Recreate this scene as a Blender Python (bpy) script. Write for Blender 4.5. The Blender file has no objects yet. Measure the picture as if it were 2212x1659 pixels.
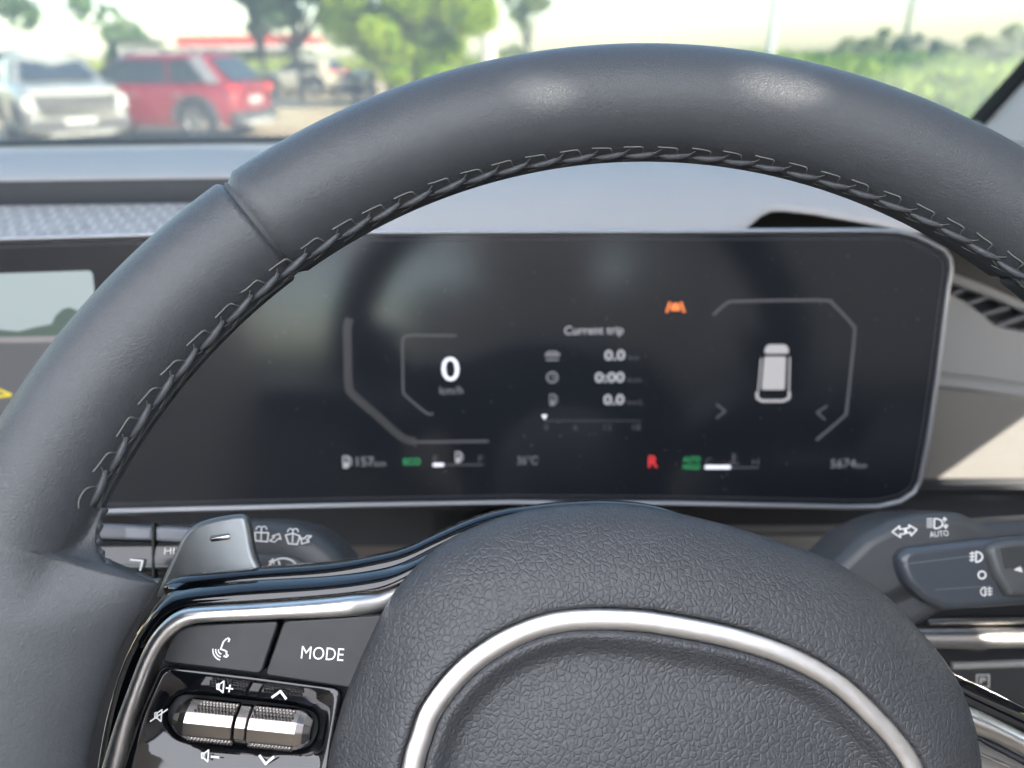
import bpy, bmesh, math, random
import numpy as np
from mathutils import Vector, Matrix
random.seed(7); rng = np.random.RandomState(11)
S = bpy.context.scene; COL = S.collection
R = math.radians
# ------------------------------------------------------------------ camera frame
FPX = 1600.0; CU, CV = 1106.0, 829.5          # photograph measured at 2212 x 1659
CAM = Vector((0, 0, 1.45)); PITCH = R(24.1); ROLL = R(0.8)
F = Vector((0, math.cos(PITCH), -math.sin(PITCH)))
U0 = Vector((0, math.sin(PITCH), math.cos(PITCH))); X0 = Vector((1, 0, 0))
CX = X0*math.cos(ROLL) - U0*math.sin(ROLL); CY = U0*math.cos(ROLL) + X0*math.sin(ROLL)
cd = bpy.data.cameras.new('camera'); cam = bpy.data.objects.new('camera', cd); COL.objects.link(cam)
m = Matrix((CX, CY, -F)).transposed().to_4x4(); m.translation = CAM; cam.matrix_world = m
cd.sensor_width = 36; cd.lens = 36*FPX/2212; cd.clip_start = .01; cd.clip_end = 3000
cd.dof.use_dof = True; cd.dof.focus_distance = .205; cd.dof.aperture_fstop = cd.lens/2.9
S.camera = cam
def ray(u, v): return F + CX*((u-CU)/FPX) + CY*((CV-v)/FPX)
def P(u, v, d): return CAM + ray(u, v)*d
class Pl:                                        # a real plane in the place: origin, right, up, normal to the viewer
    def __init__(s, o, ex, ey):
        s.o = Vector(o); s.ex = Vector(ex).normalized(); s.ey = Vector(ey).normalized(); s.n = s.ex.cross(s.ey)
    def uv(s, u, v, h=0.):
        d = ray(u, v); t = ((s.o + s.n*h - CAM).dot(s.n))/d.dot(s.n); q = CAM + d*t - s.o
        return (q.dot(s.ex), q.dot(s.ey))
    def w(s, x, y, h=0.): return s.o + s.ex*x + s.ey*y + s.n*h
    def P(s, u, v, h=0.): return s.w(*s.uv(u, v, h), h)
    def px(s, u, v, n, h=0.):                    # n picture pixels at that spot, in metres
        a = s.P(u-5, v, h); b = s.P(u+5, v, h); return (a-b).length*n/10
# ------------------------------------------------------------------ objects
def tag(o, label=None, cat=None, group=None, kind=None):
    for k, x in (('label', label), ('category', cat), ('group', group), ('kind', kind)):
        if x: o[k] = x
    return o
def thing(name, label, cat, loc, rz=0, group=None):
    o = bpy.data.objects.new(name, None); COL.objects.link(o); o.empty_display_size = .05
    o.location = loc; o.rotation_euler = (0, 0, rz); return tag(o, label, cat, group)
class MB:
    def __init__(s): s.v = []; s.f = []; s.sm = []
    def add(s, vs, fs, smooth=True):
        b = len(s.v); s.v += [tuple(x) for x in vs]
        for f in fs: s.f.append(tuple(i+b for i in f)); s.sm.append(smooth)
        return s
    def build(s, name, mat, parent=None, local=False, label=None, clean=True):
        me = bpy.data.meshes.new(name)
        off = Vector((0, 0, 0))
        if parent is not None and not local:
            r = parent
            while r.parent: r = r.parent
            off = Vector(r.location)
        me.from_pydata([(x[0]-off[0], x[1]-off[1], x[2]-off[2]) for x in s.v], [], s.f)
        me.polygons.foreach_set('use_smooth', s.sm); me.update()
        if clean and len(s.f) < 60000:
            bm = bmesh.new(); bm.from_mesh(me); bmesh.ops.recalc_face_normals(bm, faces=bm.faces[:]); bm.to_mesh(me); bm.free()
        o = bpy.data.objects.new(name, me); COL.objects.link(o)
        if mat: me.materials.append(mat)
        if parent is not None: o.parent = parent
        if label: o['label'] = label
        return o
def grid(mb, rows, closed_u=False, closed_v=False, smooth=True, cap0=False, cap1=False):
    nr = len(rows); nc = len(rows[0]); vs = [p for r in rows for p in r]; fs = []
    for i in range(nr if closed_v else nr-1):
        for j in range(nc if closed_u else nc-1):
            a = i*nc+j; b = i*nc+(j+1) % nc; c = ((i+1) % nr)*nc+(j+1) % nc; d = ((i+1) % nr)*nc+j
            fs.append((a, b, c, d))
    mb.add(vs, fs, smooth)
    if cap0: mb.add(rows[0], [tuple(range(nc))], False)
    if cap1: mb.add(rows[-1], [tuple(range(nc))], False)
    return mb
def spline(pts, n=8, closed=False):
    pts = [Vector(p) for p in pts]; N = len(pts); out = []
    rg = range(N) if closed else range(N-1)
    for i in rg:
        if closed: a, b, c, d = pts[i-1], pts[i], pts[(i+1) % N], pts[(i+2) % N]
        else: a, b, c, d = pts[max(i-1, 0)], pts[i], pts[i+1], pts[min(i+2, N-1)]
        for k in range(n):
            t = k/n
            out.append(.5*((2*b)+(c-a)*t+(2*a-5*b+4*c-d)*t*t+(3*b-a-3*c+d)*t**3))
    if not closed: out.append(pts[-1])
    return out
def inset2(pts, d):
    n = len(pts); A = sum(pts[i][0]*pts[(i+1) % n][1]-pts[(i+1) % n][0]*pts[i][1] for i in range(n)); sg = 1 if A > 0 else -1
    out = []
    for i in range(n):
        p = Vector(pts[i][:2]); a = (p-Vector(pts[i-1][:2])); b = (Vector(pts[(i+1) % n][:2])-p)
        if a.length < 1e-9: a = b
        if b.length < 1e-9: b = a
        a.normalize(); b.normalize(); na = Vector((-a.y, a.x)); nb = Vector((-b.y, b.x)); nn = na+nb
        if nn.length < 1e-6: nn = na
        nn.normalize(); k = 1/max(.5, nn.dot(na)); out.append(p+nn*d*k*sg)
    return out
def slab(mb, pl, pts, h0, h1, bev=0., hf=None):  # outline (plane coordinates) raised from h0 to h1, rounded front edge
    f = hf or (lambda x, y: 0)
    W = lambda q, h: pl.w(q[0], q[1], h+f(q[0], q[1]))
    rows = [[W(q, h0) for q in pts]]
    if bev > 0:
        for k in (0, .3, .62, .9, 1):
            a = k*math.pi/2; q2 = inset2(pts, bev*(1-math.cos(a))); rows.append([W(q, h1-bev+bev*math.sin(a)) for q in q2])
    else: rows.append([W(q, h1) for q in pts])
    grid(mb, rows, closed_u=True, smooth=bev > 0)
    mb.add(rows[-1], [tuple(range(len(pts)))], False); mb.add(rows[0], [tuple(range(len(pts)))], False)
    return mb
def uvs(pl, pts, h=0): return [pl.uv(a, b, h) for a, b in pts]
def sweep(mb, pts, prof, nrm, closed=False, cap=True):   # profile [(side, height)] along 3-D points; nrm = height direction
    rows = []; n = len(pts)
    for i, p in enumerate(pts):
        a = pts[i-1] if (i > 0 or closed) else p; b = pts[(i+1) % n] if (i < n-1 or closed) else p
        t = (b-a).normalized(); N = nrm(i) if callable(nrm) else nrm; s = t.cross(N).normalized()
        pr = prof(i/(n-1)) if callable(prof) else prof
        rows.append([p+s*q[0]+N*q[1] for q in pr])
    grid(mb, rows, closed_u=True, closed_v=closed, cap0=cap and not closed, cap1=cap and not closed)
    return mb
def half_round(w, h, n=10, drop=.002): return [(w*math.cos(a), h*math.sin(a)) for a in [math.pi*k/n for k in range(n+1)]]+[(-w, -drop), (w, -drop)]
def tube(mb, pts, r, seg=8):
    N0 = Vector((0, 0, 1)); rows = []
    for i, p in enumerate(pts):
        a = pts[max(i-1, 0)]; b = pts[min(i+1, len(pts)-1)]; t = (b-a).normalized()
        N = N0-t*N0.dot(t)
        if N.length < .05: N = Vector((0, 1, 0))-t*t.y
        N.normalize(); N0 = N; B = t.cross(N); rr = r(i/(len(pts)-1)) if callable(r) else r
        rows.append([p+(N*math.cos(2*math.pi*k/seg)+B*math.sin(2*math.pi*k/seg))*rr for k in range(seg)])
    grid(mb, rows, closed_u=True, cap0=True, cap1=True); return mb
def stroke(mb, pl, pts, wpx, h, th=.00012, closed=False):    # a drawn line, wpx picture pixels wide, on the plane
    q = [Vector(pl.uv(a, b, h)) for a, b in pts]; w = pl.px(pts[0][0], pts[0][1], wpx, h)/2
    if closed: q.append(q[0])
    for i in range(len(q)-1):
        a, b = q[i], q[i+1]; t = b-a
        if t.length < 1e-7: continue
        t.normalize(); s = Vector((-t.y, t.x))*w; e = t*w*.5; a2 = a-e; b2 = b+e
        c = [a2-s, b2-s, b2+s, a2+s]
        z = th*(1+.15*(i % 3))
        mb.add([pl.w(k.x, k.y, h) for k in c]+[pl.w(k.x, k.y, h+z) for k in c],
               [(4, 5, 6, 7), (0, 1, 5, 4), (1, 2, 6, 5), (2, 3, 7, 6), (3, 0, 4, 7)], False)
def fillp(mb, pl, pts, h, th=.00012):
    slab(mb, pl, uvs(pl, pts, h), h, h+th)
def arc(cx, cy, rx, ry, a0, a1, n=14):
    return [(cx+rx*math.cos(R(a0+(a1-a0)*k/n)), cy-ry*math.sin(R(a0+(a1-a0)*k/n))) for k in range(n+1)]
def text(mb, pl, s, u, v, wpx, hpx, h, th=.00012, rot=0, bold=0):
    cu = bpy.data.curves.new('t', 'FONT'); cu.body = s; cu.resolution_u = 3; cu.offset = bold
    o = bpy.data.objects.new('t', cu); COL.objects.link(o); bpy.context.view_layer.update()
    me = bpy.data.meshes.new_from_object(o.evaluated_get(bpy.context.evaluated_depsgraph_get()))
    vs = [x.co.copy() for x in me.vertices]; fs = [tuple(p.vertices) for p in me.polygons]
    bpy.data.objects.remove(o); bpy.data.curves.remove(cu); bpy.data.meshes.remove(me)
    x0 = min(x.x for x in vs); x1 = max(x.x for x in vs); y0 = min(x.y for x in vs); y1 = max(x.y for x in vs)
    sx = pl.px(u, v, wpx, h)/(x1-x0); sy = pl.px(u, v, hpx, h)/(y1-y0); c = pl.uv(u, v, h); ca, sa = math.cos(R(rot)), math.sin(R(rot))
    out = []
    for x in vs:
        a = (x.x-(x0+x1)/2)*sx; b = (x.y-(y0+y1)/2)*sy; out.append(pl.w(c[0]+a*ca-b*sa, c[1]+a*sa+b*ca, h+th))
    mb.add(out, fs, False)
# ------------------------------------------------------------------ materials
def mat(name, col, rough=.5, metal=0, bump=None, coat=0, spec=.5, var=0, vscale=30, emit=None, es=1, grain=None, sheen=0, bumps=None):
    m_ = bpy.data.materials.new(name); m_.use_nodes = True; nt = m_.node_tree; b = nt.nodes['Principled BSDF']
    b.inputs['Base Color'].default_value = (*col, 1); b.inputs['Roughness'].default_value = rough; b.inputs['Metallic'].default_value = metal
    b.inputs['Coat Weight'].default_value = coat; b.inputs['Coat Roughness'].default_value = .04
    b.inputs['Specular IOR Level'].default_value = spec; b.inputs['Sheen Weight'].default_value = sheen
    tc = nt.nodes.new('ShaderNodeTexCoord')
    if var:
        n = nt.nodes.new('ShaderNodeTexNoise'); n.inputs['Scale'].default_value = vscale; n.inputs['Detail'].default_value = 5
        nt.links.new(tc.outputs['Object'], n.inputs['Vector'])
        mx = nt.nodes.new('ShaderNodeMix'); mx.data_type = 'RGBA'; mx.inputs[6].default_value = (*[c*(1-var) for c in col], 1); mx.inputs[7].default_value = (*[min(1, c*(1+var)) for c in col], 1)
        nt.links.new(n.outputs['Fac'], mx.inputs[0]); nt.links.new(mx.outputs[2], b.inputs['Base Color'])
        mr = nt.nodes.new('ShaderNodeMapRange'); mr.inputs[3].default_value = max(0, rough-.08); mr.inputs[4].default_value = min(1, rough+.1)
        nt.links.new(n.outputs['Fac'], mr.inputs[0]); nt.links.new(mr.outputs[0], b.inputs['Roughness'])
    last = None
    for (kind, sc, dist) in (bumps or ([bump] if bump else [])):
        if kind == 'voronoi':
            t = nt.nodes.new('ShaderNodeTexVoronoi'); t.feature = 'DISTANCE_TO_EDGE'; t.inputs['Scale'].default_value = sc; t.inputs['Randomness'].default_value = 1
            dn = nt.nodes.new('ShaderNodeTexNoise'); dn.inputs['Scale'].default_value = sc*.9; dn.inputs['Detail'].default_value = 2
            vm = nt.nodes.new('ShaderNodeVectorMath'); vm.operation = 'MULTIPLY_ADD'; nt.links.new(dn.outputs['Color'], vm.inputs[0]); vm.inputs[1].default_value = (.7/sc,)*3
            nt.links.new(tc.outputs['Object'], dn.inputs['Vector']); nt.links.new(tc.outputs['Object'], vm.inputs[2]); nt.links.new(vm.outputs[0], t.inputs['Vector'])
            rp = nt.nodes.new('ShaderNodeMapRange'); rp.interpolation_type = 'SMOOTHSTEP'; rp.inputs[1].default_value = 0; rp.inputs[2].default_value = .22
            nt.links.new(t.outputs['Distance'], rp.inputs[0]); hgt = rp.outputs[0]
        elif kind == 'wave':
            t = nt.nodes.new('ShaderNodeTexWave'); t.inputs['Scale'].default_value = sc; nt.links.new(tc.outputs['Object'], t.inputs['Vector']); hgt = t.outputs['Fac']
        else:
            t = nt.nodes.new('ShaderNodeTexNoise'); t.inputs['Scale'].default_value = sc; t.inputs['Detail'].default_value = 4; t.inputs['Roughness'].default_value = .6
            if kind == 'stretch':
                mp = nt.nodes.new('ShaderNodeMapping'); mp.inputs['Rotation'].default_value = (0, R(50), 0); mp.inputs['Scale'].default_value = (.45, 1, 1.5); nt.links.new(tc.outputs['Object'], mp.inputs['Vector']); nt.links.new(mp.outputs[0], t.inputs['Vector'])
            else: nt.links.new(tc.outputs['Object'], t.inputs['Vector'])
            hgt = t.outputs['Fac']
        bn = nt.nodes.new('ShaderNodeBump'); bn.inputs['Strength'].default_value = 1; bn.inputs['Distance'].default_value = dist
        nt.links.new(hgt, bn.inputs['Height'])
        if last: nt.links.new(last, bn.inputs['Normal'])
        last = bn.outputs['Normal']
    if last: nt.links.new(last, b.inputs['Normal'])
    if emit: b.inputs['Emission Color'].default_value = (*emit, 1); b.inputs['Emission Strength'].default_value = es
    return m_
ES = .10
M = dict(
 leather=mat('smooth_leather', (.052, .057, .063), .37, bumps=[('stretch', 1100, .00009), ('voronoi', 1500, .00004), ('noise', 120, .0002)], var=.1, vscale=60),
 grain=mat('grained_airbag_skin', (.043, .045, .049), .42, bumps=[('voronoi', 580, .00012), ('noise', 2500, .00003)], var=.1, vscale=80),
 thread=mat('charcoal_thread', (.17, .17, .165), .65, bump=('noise', 3500, .0002)),
 seam=mat('seam_cord', (.055, .060, .066), .6, bump=('noise', 900, .0003)),
 piano=mat('piano_black', (.004, .0045, .006), .05, coat=.6, bump=('noise', 25, .00008)),
 satin=mat('satin_silver', (.74, .72, .70), .34, 1, bump=('noise', 2500, .00001), var=.03, vscale=400),
 chrome=mat('bright_silver', (.50, .47, .45), .22, 1),
 button=mat('soft_black_button', (.009, .0095, .011), .42, bump=('noise', 4000, .00002), var=.1, vscale=200),
 ink=mat('white_print', (.72, .72, .70), .5),
 paddle=mat('paddle_grey_metal', (.20, .215, .22), .36, .75, bump=('noise', 3000, .00001), var=.05, vscale=300),
 stalk=mat('stalk_plastic', (.055, .058, .061), .38, bump=('noise', 3500, .00004), var=.06, vscale=200),
 dash=mat('dash_light_pad', (.47, .445, .42), .62, bumps=[('voronoi', 900, .00012), ('noise', 60, .0004)], var=.04, vscale=25),
 sidep=mat('side_pad_grey', (.235, .237, .24), .6, bumps=[('voronoi', 900, .00012)], var=.04, vscale=25),
 dashdark=mat('dash_dark_plastic', (.020, .023, .028), .55, var=.1, vscale=60),
 fascia=mat('fascia_dark', (.016, .017, .02), .35, var=.1, vscale=40),
 grille=mat('grille_cloth', (.50, .48, .46), .6, bump=('noise', 1500, .0001)),
 cloth=mat('woven_panel', (.185, .178, .165), .8, bumps=[('voronoi', 1400, .00022)], var=.05, vscale=600),
 screen=mat('screen_glass', (.014, .0165, .021), .15, spec=.5, var=.0),
 bezel=mat('bezel_silver', (.40, .41, .43), .40, .85),
 rubber=mat('seal_rubber', (.014, .018, .02), .7),
 liner=mat('roof_lining', (.55, .53, .50), .9, bump=('noise', 900, .0003)),
 seat=mat('seat_leather', (.38, .33, .28), .55, bumps=[('voronoi', 500, .0002)], var=.06, vscale=12),
)
gn_ = M['grille'].node_tree; bt_ = gn_.nodes.new('ShaderNodeTexBrick'); tc_ = gn_.nodes.new('ShaderNodeTexCoord'); bt_.inputs['Scale'].default_value = 1; bt_.offset = .34; bt_.inputs['Brick Width'].default_value = .0088; bt_.inputs['Row Height'].default_value = .0065; bt_.inputs['Mortar Size'].default_value = .0012; bt_.inputs['Mortar Smooth'].default_value = .6
bt_.inputs['Color1'].default_value = (.27, .255, .24, 1); bt_.inputs['Color2'].default_value = (.34, .325, .30, 1); bt_.inputs['Mortar'].default_value = (.52, .50, .48, 1); gn_.links.new(tc_.outputs['Object'], bt_.inputs['Vector']); gn_.links.new(bt_.outputs['Color'], gn_.nodes['Principled BSDF'].inputs['Base Color'])
def emis(name, c, s): return mat(name, (.01, .01, .01), .5, emit=c, es=s*.20)
M['d_white'] = emis('lit_white', (.85, .87, 1), 1.0); M['d_grey'] = emis('lit_grey', (.72, .74, .82), .42)
M['d_dim'] = emis('lit_dim', (.5, .52, .6), .11); M['d_mid'] = emis('lit_mid', (.6, .62, .7), .24); M['d_green'] = emis('lit_green', (.05, .62, .22), .5)
M['d_red'] = emis('lit_red', (.95, .05, .06), .7); M['d_orange'] = emis('lit_orange', (1, .25, .06), .9)
M['d_sky'] = emis('lit_feed_sky', (.58, .70, .72), .48); M['d_road'] = emis('lit_feed_road', (.22, .23, .26), .34)
M['d_kerb'] = emis('lit_feed_kerb', (.45, .42, .44), .46); M['d_tree'] = emis('lit_feed_tree', (.10, .17, .14), .5); M['d_yel'] = emis('lit_yellow', (.9, .72, .03), .7)
def glassmat(name, tint, dust, refl=1.):
    m_ = bpy.data.materials.new(name); m_.use_nodes = True; nt = m_.node_tree; nt.nodes.clear()
    o = nt.nodes.new('ShaderNodeOutputMaterial'); tr = nt.nodes.new('ShaderNodeBsdfTransparent'); tr.inputs[0].default_value = (*tint, 1)
    gl = nt.nodes.new('ShaderNodeBsdfGlossy'); gl.inputs['Roughness'].default_value = .02
    fr = nt.nodes.new('ShaderNodeFresnel'); fr.inputs[0].default_value = 1.45
    mu = nt.nodes.new('ShaderNodeMath'); mu.operation = 'MULTIPLY'; mu.inputs[1].default_value = refl; nt.links.new(fr.outputs[0], mu.inputs[0])
    m1 = nt.nodes.new('ShaderNodeMixShader'); nt.links.new(mu.outputs[0], m1.inputs[0]); nt.links.new(tr.outputs[0], m1.inputs[1]); nt.links.new(gl.outputs[0], m1.inputs[2])
    d = nt.nodes.new('ShaderNodeBsdfTranslucent'); d.inputs[0].default_value = (.8, .8, .78, 1)
    tc = nt.nodes.new('ShaderNodeTexCoord'); n = nt.nodes.new('ShaderNodeTexNoise'); n.inputs['Scale'].default_value = 5; n.inputs['Detail'].default_value = 4
    nt.links.new(tc.outputs['Object'], n.inputs['Vector']); mr = nt.nodes.new('ShaderNodeMapRange'); mr.inputs[3].default_value = dust*.5; mr.inputs[4].default_value = dust*1.5
    nt.links.new(n.outputs['Fac'], mr.inputs[0]); m2 = nt.nodes.new('ShaderNodeMixShader')
    nt.links.new(mr.outputs[0], m2.inputs[0]); nt.links.new(m1.outputs[0], m2.inputs[1]); nt.links.new(d.outputs[0], m2.inputs[2]); nt.links.new(m2.outputs[0], o.inputs[0])
    return m_
M['windscreen'] = glassmat('dusty_windscreen', (.66, .68, .66), .045, .5)
# ================================================================== STEERING WHEEL
fx, fy, fD, fa, fb, fr_ = .2322, .5058, .1818, .1427, .0566, .0154
sa_, ca_, sb_, cb_ = math.sin(fa), math.cos(fa), math.sin(fb), math.cos(fb)
c2w = lambda x, y, z: CX*x - CY*y + F*z
WO = CAM + c2w(fx*fD, fy*fD, fD)
WP = Pl(WO, c2w(cb_, 0, sb_), -c2w(sa_*sb_, ca_, -sa_*cb_))
RM = .187-fr_
wheel = thing('steering_wheel', 'black leather steering wheel with silver trim seen from the driver seat', 'steering wheel', WO)
# leather rim: polar section, the inner side reaches out to the left and right spokes
def reach_table():
    pts = [(222, 1100), (208, 1140), (207, 1170), (214, 1195), (229, 1217), (258, 1238), (300, 1251), (345, 1261), (322, 1300), (296, 1338), (262, 1400), (232, 1480), (206, 1570), (188, 1659)]
    t = []
    for (a, b) in pts:
        x, y = WP.uv(a, b, .0); t.append((math.degrees(math.atan2(y, -x)), RM-math.hypot(x, y)))
    return t
RT = reach_table()
def reach(deg):      # deg = angle above the left horizontal -> inner reach of the section
    A = [t[0] for t in RT]; 
    if deg > A[0]: return fr_
    best = None
    for i in range(len(RT)-1):
        a0, e0 = RT[i]; a1, e1 = RT[i+1]
        lo, hi = min(a0, a1), max(a0, a1)
        if lo <= deg <= hi and hi > lo:
            e = e0+(e1-e0)*(deg-a0)/(a1-a0); best = e if best is None else max(best, e)
    if best is None: best = RT[-1][1]
    return max(best, fr_)
SEAM = None
sx_, sy_ = WP.uv(556, 483, .01); SEAM = math.degrees(math.atan2(sy_, -sx_))
def sect(rad, c, s, e, r_):
    if c > 0: return rad*(RM+r_*c), r_*s
    e = max(e, r_); x = e*abs(c); ci = r_*math.sqrt(max(0, 1-(x/r_)**2)) if x < r_ else 0
    if e <= r_*1.001: return rad*(RM-x), (ci if s > 0 else -ci)
    g = min(1, (e-r_)/.014); g = g*g*(3-2*g); dg = math.degrees(math.atan2(rad.y, -rad.x)); dg = dg if dg <= 90 else 180-dg
    hq = min(1, max(0, (22.5-dg)/9.5)); hq = hq*hq*(3-2*hq); sh = .34*r_*g*math.sqrt(max(0, 1-(x/e)**8)); z1 = (ci**4+sh**4)**.25
    z2 = r_*(1 if s > 0 else .8)*math.sqrt(max(0, 1-(x/e)**2.0))*(1-.25*g*(x/e)**2); z = z1+(z2-z1)*hq
    return rad*(RM-x), (z if s > 0 else -z)
def rim_rows(d0, d1, step, rr=1.0):
    rows = []; n = max(2, int(abs(d1-d0)/step)); NS = 84
    for i in range(n+1):
        d = d0+(d1-d0)*i/n
        dd = d if d <= 90 else 180-d
        e = reach(dd) if dd > -8 else fr_
        if -40 < dd <= -8: e = reach(-7.9)*(1-(-8-dd)/32)+fr_*((-8-dd)/32)
        edge = min(abs(d-d0), abs(d-d1))
        k = rr*(1-.10*max(0, 1-edge/.55)**2)
        th = math.pi-R(d); rad = Vector((math.cos(th), math.sin(th))); row = []
        for j in range(NS):
            ph = 2*math.pi*j/NS; c, s = math.cos(ph), math.sin(ph)
            q, z = sect(rad, c, s, max(e, fr_), fr_*k); row.append(WP.w(q.x, q.y, z))
        rows.append(row)
    return rows
mb = MB(); grid(mb, rim_rows(SEAM+.18, 180-SEAM-.18, .8), closed_u=True, cap0=True, cap1=True); rim = mb.build('rim', M['leather'], wheel)
mb = MB(); grid(mb, rim_rows(-40, SEAM-.18, .22, .985), closed_u=True, cap1=True); rimL = mb.build('rim_grip', M['leather'], wheel)
mb = MB(); grid(mb, rim_rows(180-SEAM+.18, 220, .22, .985), closed_u=True, cap0=True); mb.build('rim_grip', M['leather'], wheel)
mb = MB(); grid(mb, rim_rows(220, 320, 1.5, .985), closed_u=True); mb.build('rim_base', M['leather'], wheel)
for d in (SEAM, 180-SEAM):                     # the dark joint between the leathers
    mb = MB(); grid(mb, rim_rows(d-.5, d+.5, .5, .93), closed_u=True); mb.build('rim_joint', M['seam'], wheel)
# stitching along the inner edge
def rimpt(d, phi, off=0., e=None):
    th = math.pi-R(d); rad = Vector((math.cos(th), math.sin(th))); ph = R(phi)
    dd = d if d <= 90 else 180-d; e = reach(dd) if dd > -8 else fr_
    c, s = math.cos(ph), math.sin(ph); rr = fr_+off
    q, z = sect(rad, c, s, e+off, rr); return WP.w(q.x, q.y, z)
def silh(d):                                   # where the tube turns away, used only to choose how the seam wanders round the section
    best = 0; bv = 9
    for ph in range(140, 230, 2):
        th = math.pi-R(d); rad = WP.ex*math.cos(th)+WP.ey*math.sin(th); n = rad*math.cos(R(ph))+WP.n*math.sin(R(ph))
        v = abs((rimpt(d, ph)-CAM).normalized().dot(n))
        if v < bv: bv = v; best = ph
    return best
def seamphi(d):
    t = min(1, max(0, (d-50)/40.)); t2 = min(1, max(0, (130-d)/40.)); return 162 if d < 50 else 162+14*t*min(1, t2+.4)
sc = MB(); stA = MB(); cord = []
pitch = 3.3; d = 23.6; k = 0
while d < 168:
    # cord lobe (scalloped)
    p0 = seamphi(d)
    L = [rimpt(d+pitch*t, p0+4-5*t, -.0003+.0006*math.sin(math.pi*t)) for t in [q/8 for q in range(9)]]
    tube(sc, L, lambda t: .0005+.0006*math.sin(math.pi*min(max(t, .03), .97))**.7, 7)
    # thread pair: long run beside the seam, kink across it
    j_ = rng.uniform(-1, 1, 6)
    A = [rimpt(d+pitch*a, p0+b, .0002) for a, b in ((-.12, -13+j_[0]*.8), (.1, -12.5), (.42+j_[1]*.04, -12+j_[2]), (.50, -7), (.58, -2+j_[3]), (.85, 3), (1.2, 7))]
    tube(stA, spline(A, 3), lambda t: .00018 if t < .5 else .00011, 6)
    B = [rimpt(d+pitch*a, p0+b, .0002) for a, b in ((.0, 12), (.4, 9+j_[4]), (.7, 2), (.95, -5), (1.05, -9))]
    tube(stA, spline(B, 3), lambda t: .00012, 5)
    d += pitch*(1+.06*math.sin(k*1.7)); k += 1
eb_ = spline([WP.P(u, v, -.0015) for u, v in [(224, 1096), (212, 1130), (208, 1165), (214, 1194), (229, 1216), (258, 1237), (300, 1250), (345, 1260)]], 8)
tube(sc, eb_, lambda t: .0010+.0003*math.sin(t*46), 8)
for k in range(0, len(eb_)-5, 5):
    o_ = WP.n*.0012; p_ = eb_[k]; q_ = eb_[k+4]; in_ = (Vector(P(150, 1330, .2))-p_).normalized()*.0022
    tube(stA, [p_+in_+WP.n*.0018, p_+o_, q_+o_*.6], .0002, 5)
sc.build('seam_cord', M['leather'], rim); stA.build('stitching', M['thread'], rim)
# ---- airbag pad
PC = WP.uv(1410, 1700, -.015)
pad_o = [(709, 1659), (728, 1565), (753, 1485), (815, 1345), (866, 1259.5), (951, 1176), (1044, 1130), (1129, 1104), (1215, 1092), (1303, 1088), (1380, 1093), (1456, 1107), (1576, 1136), (1695, 1174), (1798, 1212), (1900, 1278), (1975, 1357), (2037, 1434), (2078, 1519), (2098, 1605), (2104, 1690)]
pad_low = [(2095, 1850), (2030, 2010), (1880, 2150), (1650, 2230), (1400, 2255), (1150, 2230), (900, 2130), (760, 1980), (705, 1820)]
ring_o = [(866, 1659), (884, 1597), (907, 1536), (962, 1461), (1023, 1406), (1102, 1359), (1191, 1328), (1283, 1319), (1379, 1321), (1458, 1331), (1593, 1359), (1729, 1406), (1842, 1471), (1928, 1553), (1974, 1606), (2010, 1662)]
ring_low = [(2046, 1765), (2036, 1885), (1950, 2010), (1800, 2100), (1600, 2150), (1400, 2160), (1200, 2140), (1020, 2060), (900, 1940), (850, 1800)]
NP = 200
def polar(pts, h):
    q = [Vector(WP.uv(a, b, h))-Vector(PC) for a, b in pts]; q = spline(q, 10, True)
    an = [math.atan2(x.y, x.x) % (2*math.pi) for x in q]; rr = [x.length for x in q]
    idx = np.argsort(an); an = np.array(an)[idx]; rr = np.array(rr)[idx]
    an = np.concatenate([an-2*math.pi, an, an+2*math.pi]); rr = np.concatenate([rr]*3)
    T = np.arange(NP)*2*math.pi/NP; return np.interp(T, an, rr)
DH = .015
def prow(r, h): return [WP.w(PC[0]+r[i]*math.cos(2*math.pi*i/NP), PC[1]+r[i]*math.sin(2*math.pi*i/NP), h+DH) for i in range(NP)]
ro = polar(pad_o+pad_low, -.040+DH); rg = polar(ring_o+ring_low, -.0195+DH)
bw = .0056                                       # silver band width
mb = MB()
rows = [prow(ro-.002, -.060), prow(ro-.0004, -.046), prow(ro, -.039), prow(ro-.0006, -.0360), prow(ro-.0022, -.0332), prow(ro-.0048, -.0306), prow(ro-.0085, -.0282)]
gap = ro-.0085-(rg+.0006)
for t in (.25, .5, .75): rows.append(prow(ro-.0085-gap*t, -.0282+.0062*math.sin(t*math.pi/2)))
rows += [prow(rg+.0014, -.0219), prow(rg+.0005, -.0221), prow(rg+.0001, -.0250), prow(rg-bw-.0001, -.0250), prow(rg-bw-.0005, -.0222), prow(rg-bw-.0016, -.0219)]
for t, h in ((.0022, -.0220), (.0035, -.0228), (.0052, -.0242), (.0066, -.0251), (.0085, -.0255)): rows.append(prow(rg-bw-t, h))
for s in (.86, .7, .5, .3, .12, .01): rows.append(prow((rg-bw-.0085)*s, -.0255+.0040*(1-s*s)))
grid(mb, rows, closed_u=True); mb.add(rows[-1], [tuple(range(NP))], True)
pad = mb.build('airbag_pad', M['grain'], wheel)
mb = MB(); mid = prow(rg-bw/2, -.0232)
sweep(mb, mid, half_round(bw/2, .0016, 12), WP.n, closed=True); mb.build('silver_ring', M['satin'], wheel)
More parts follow.
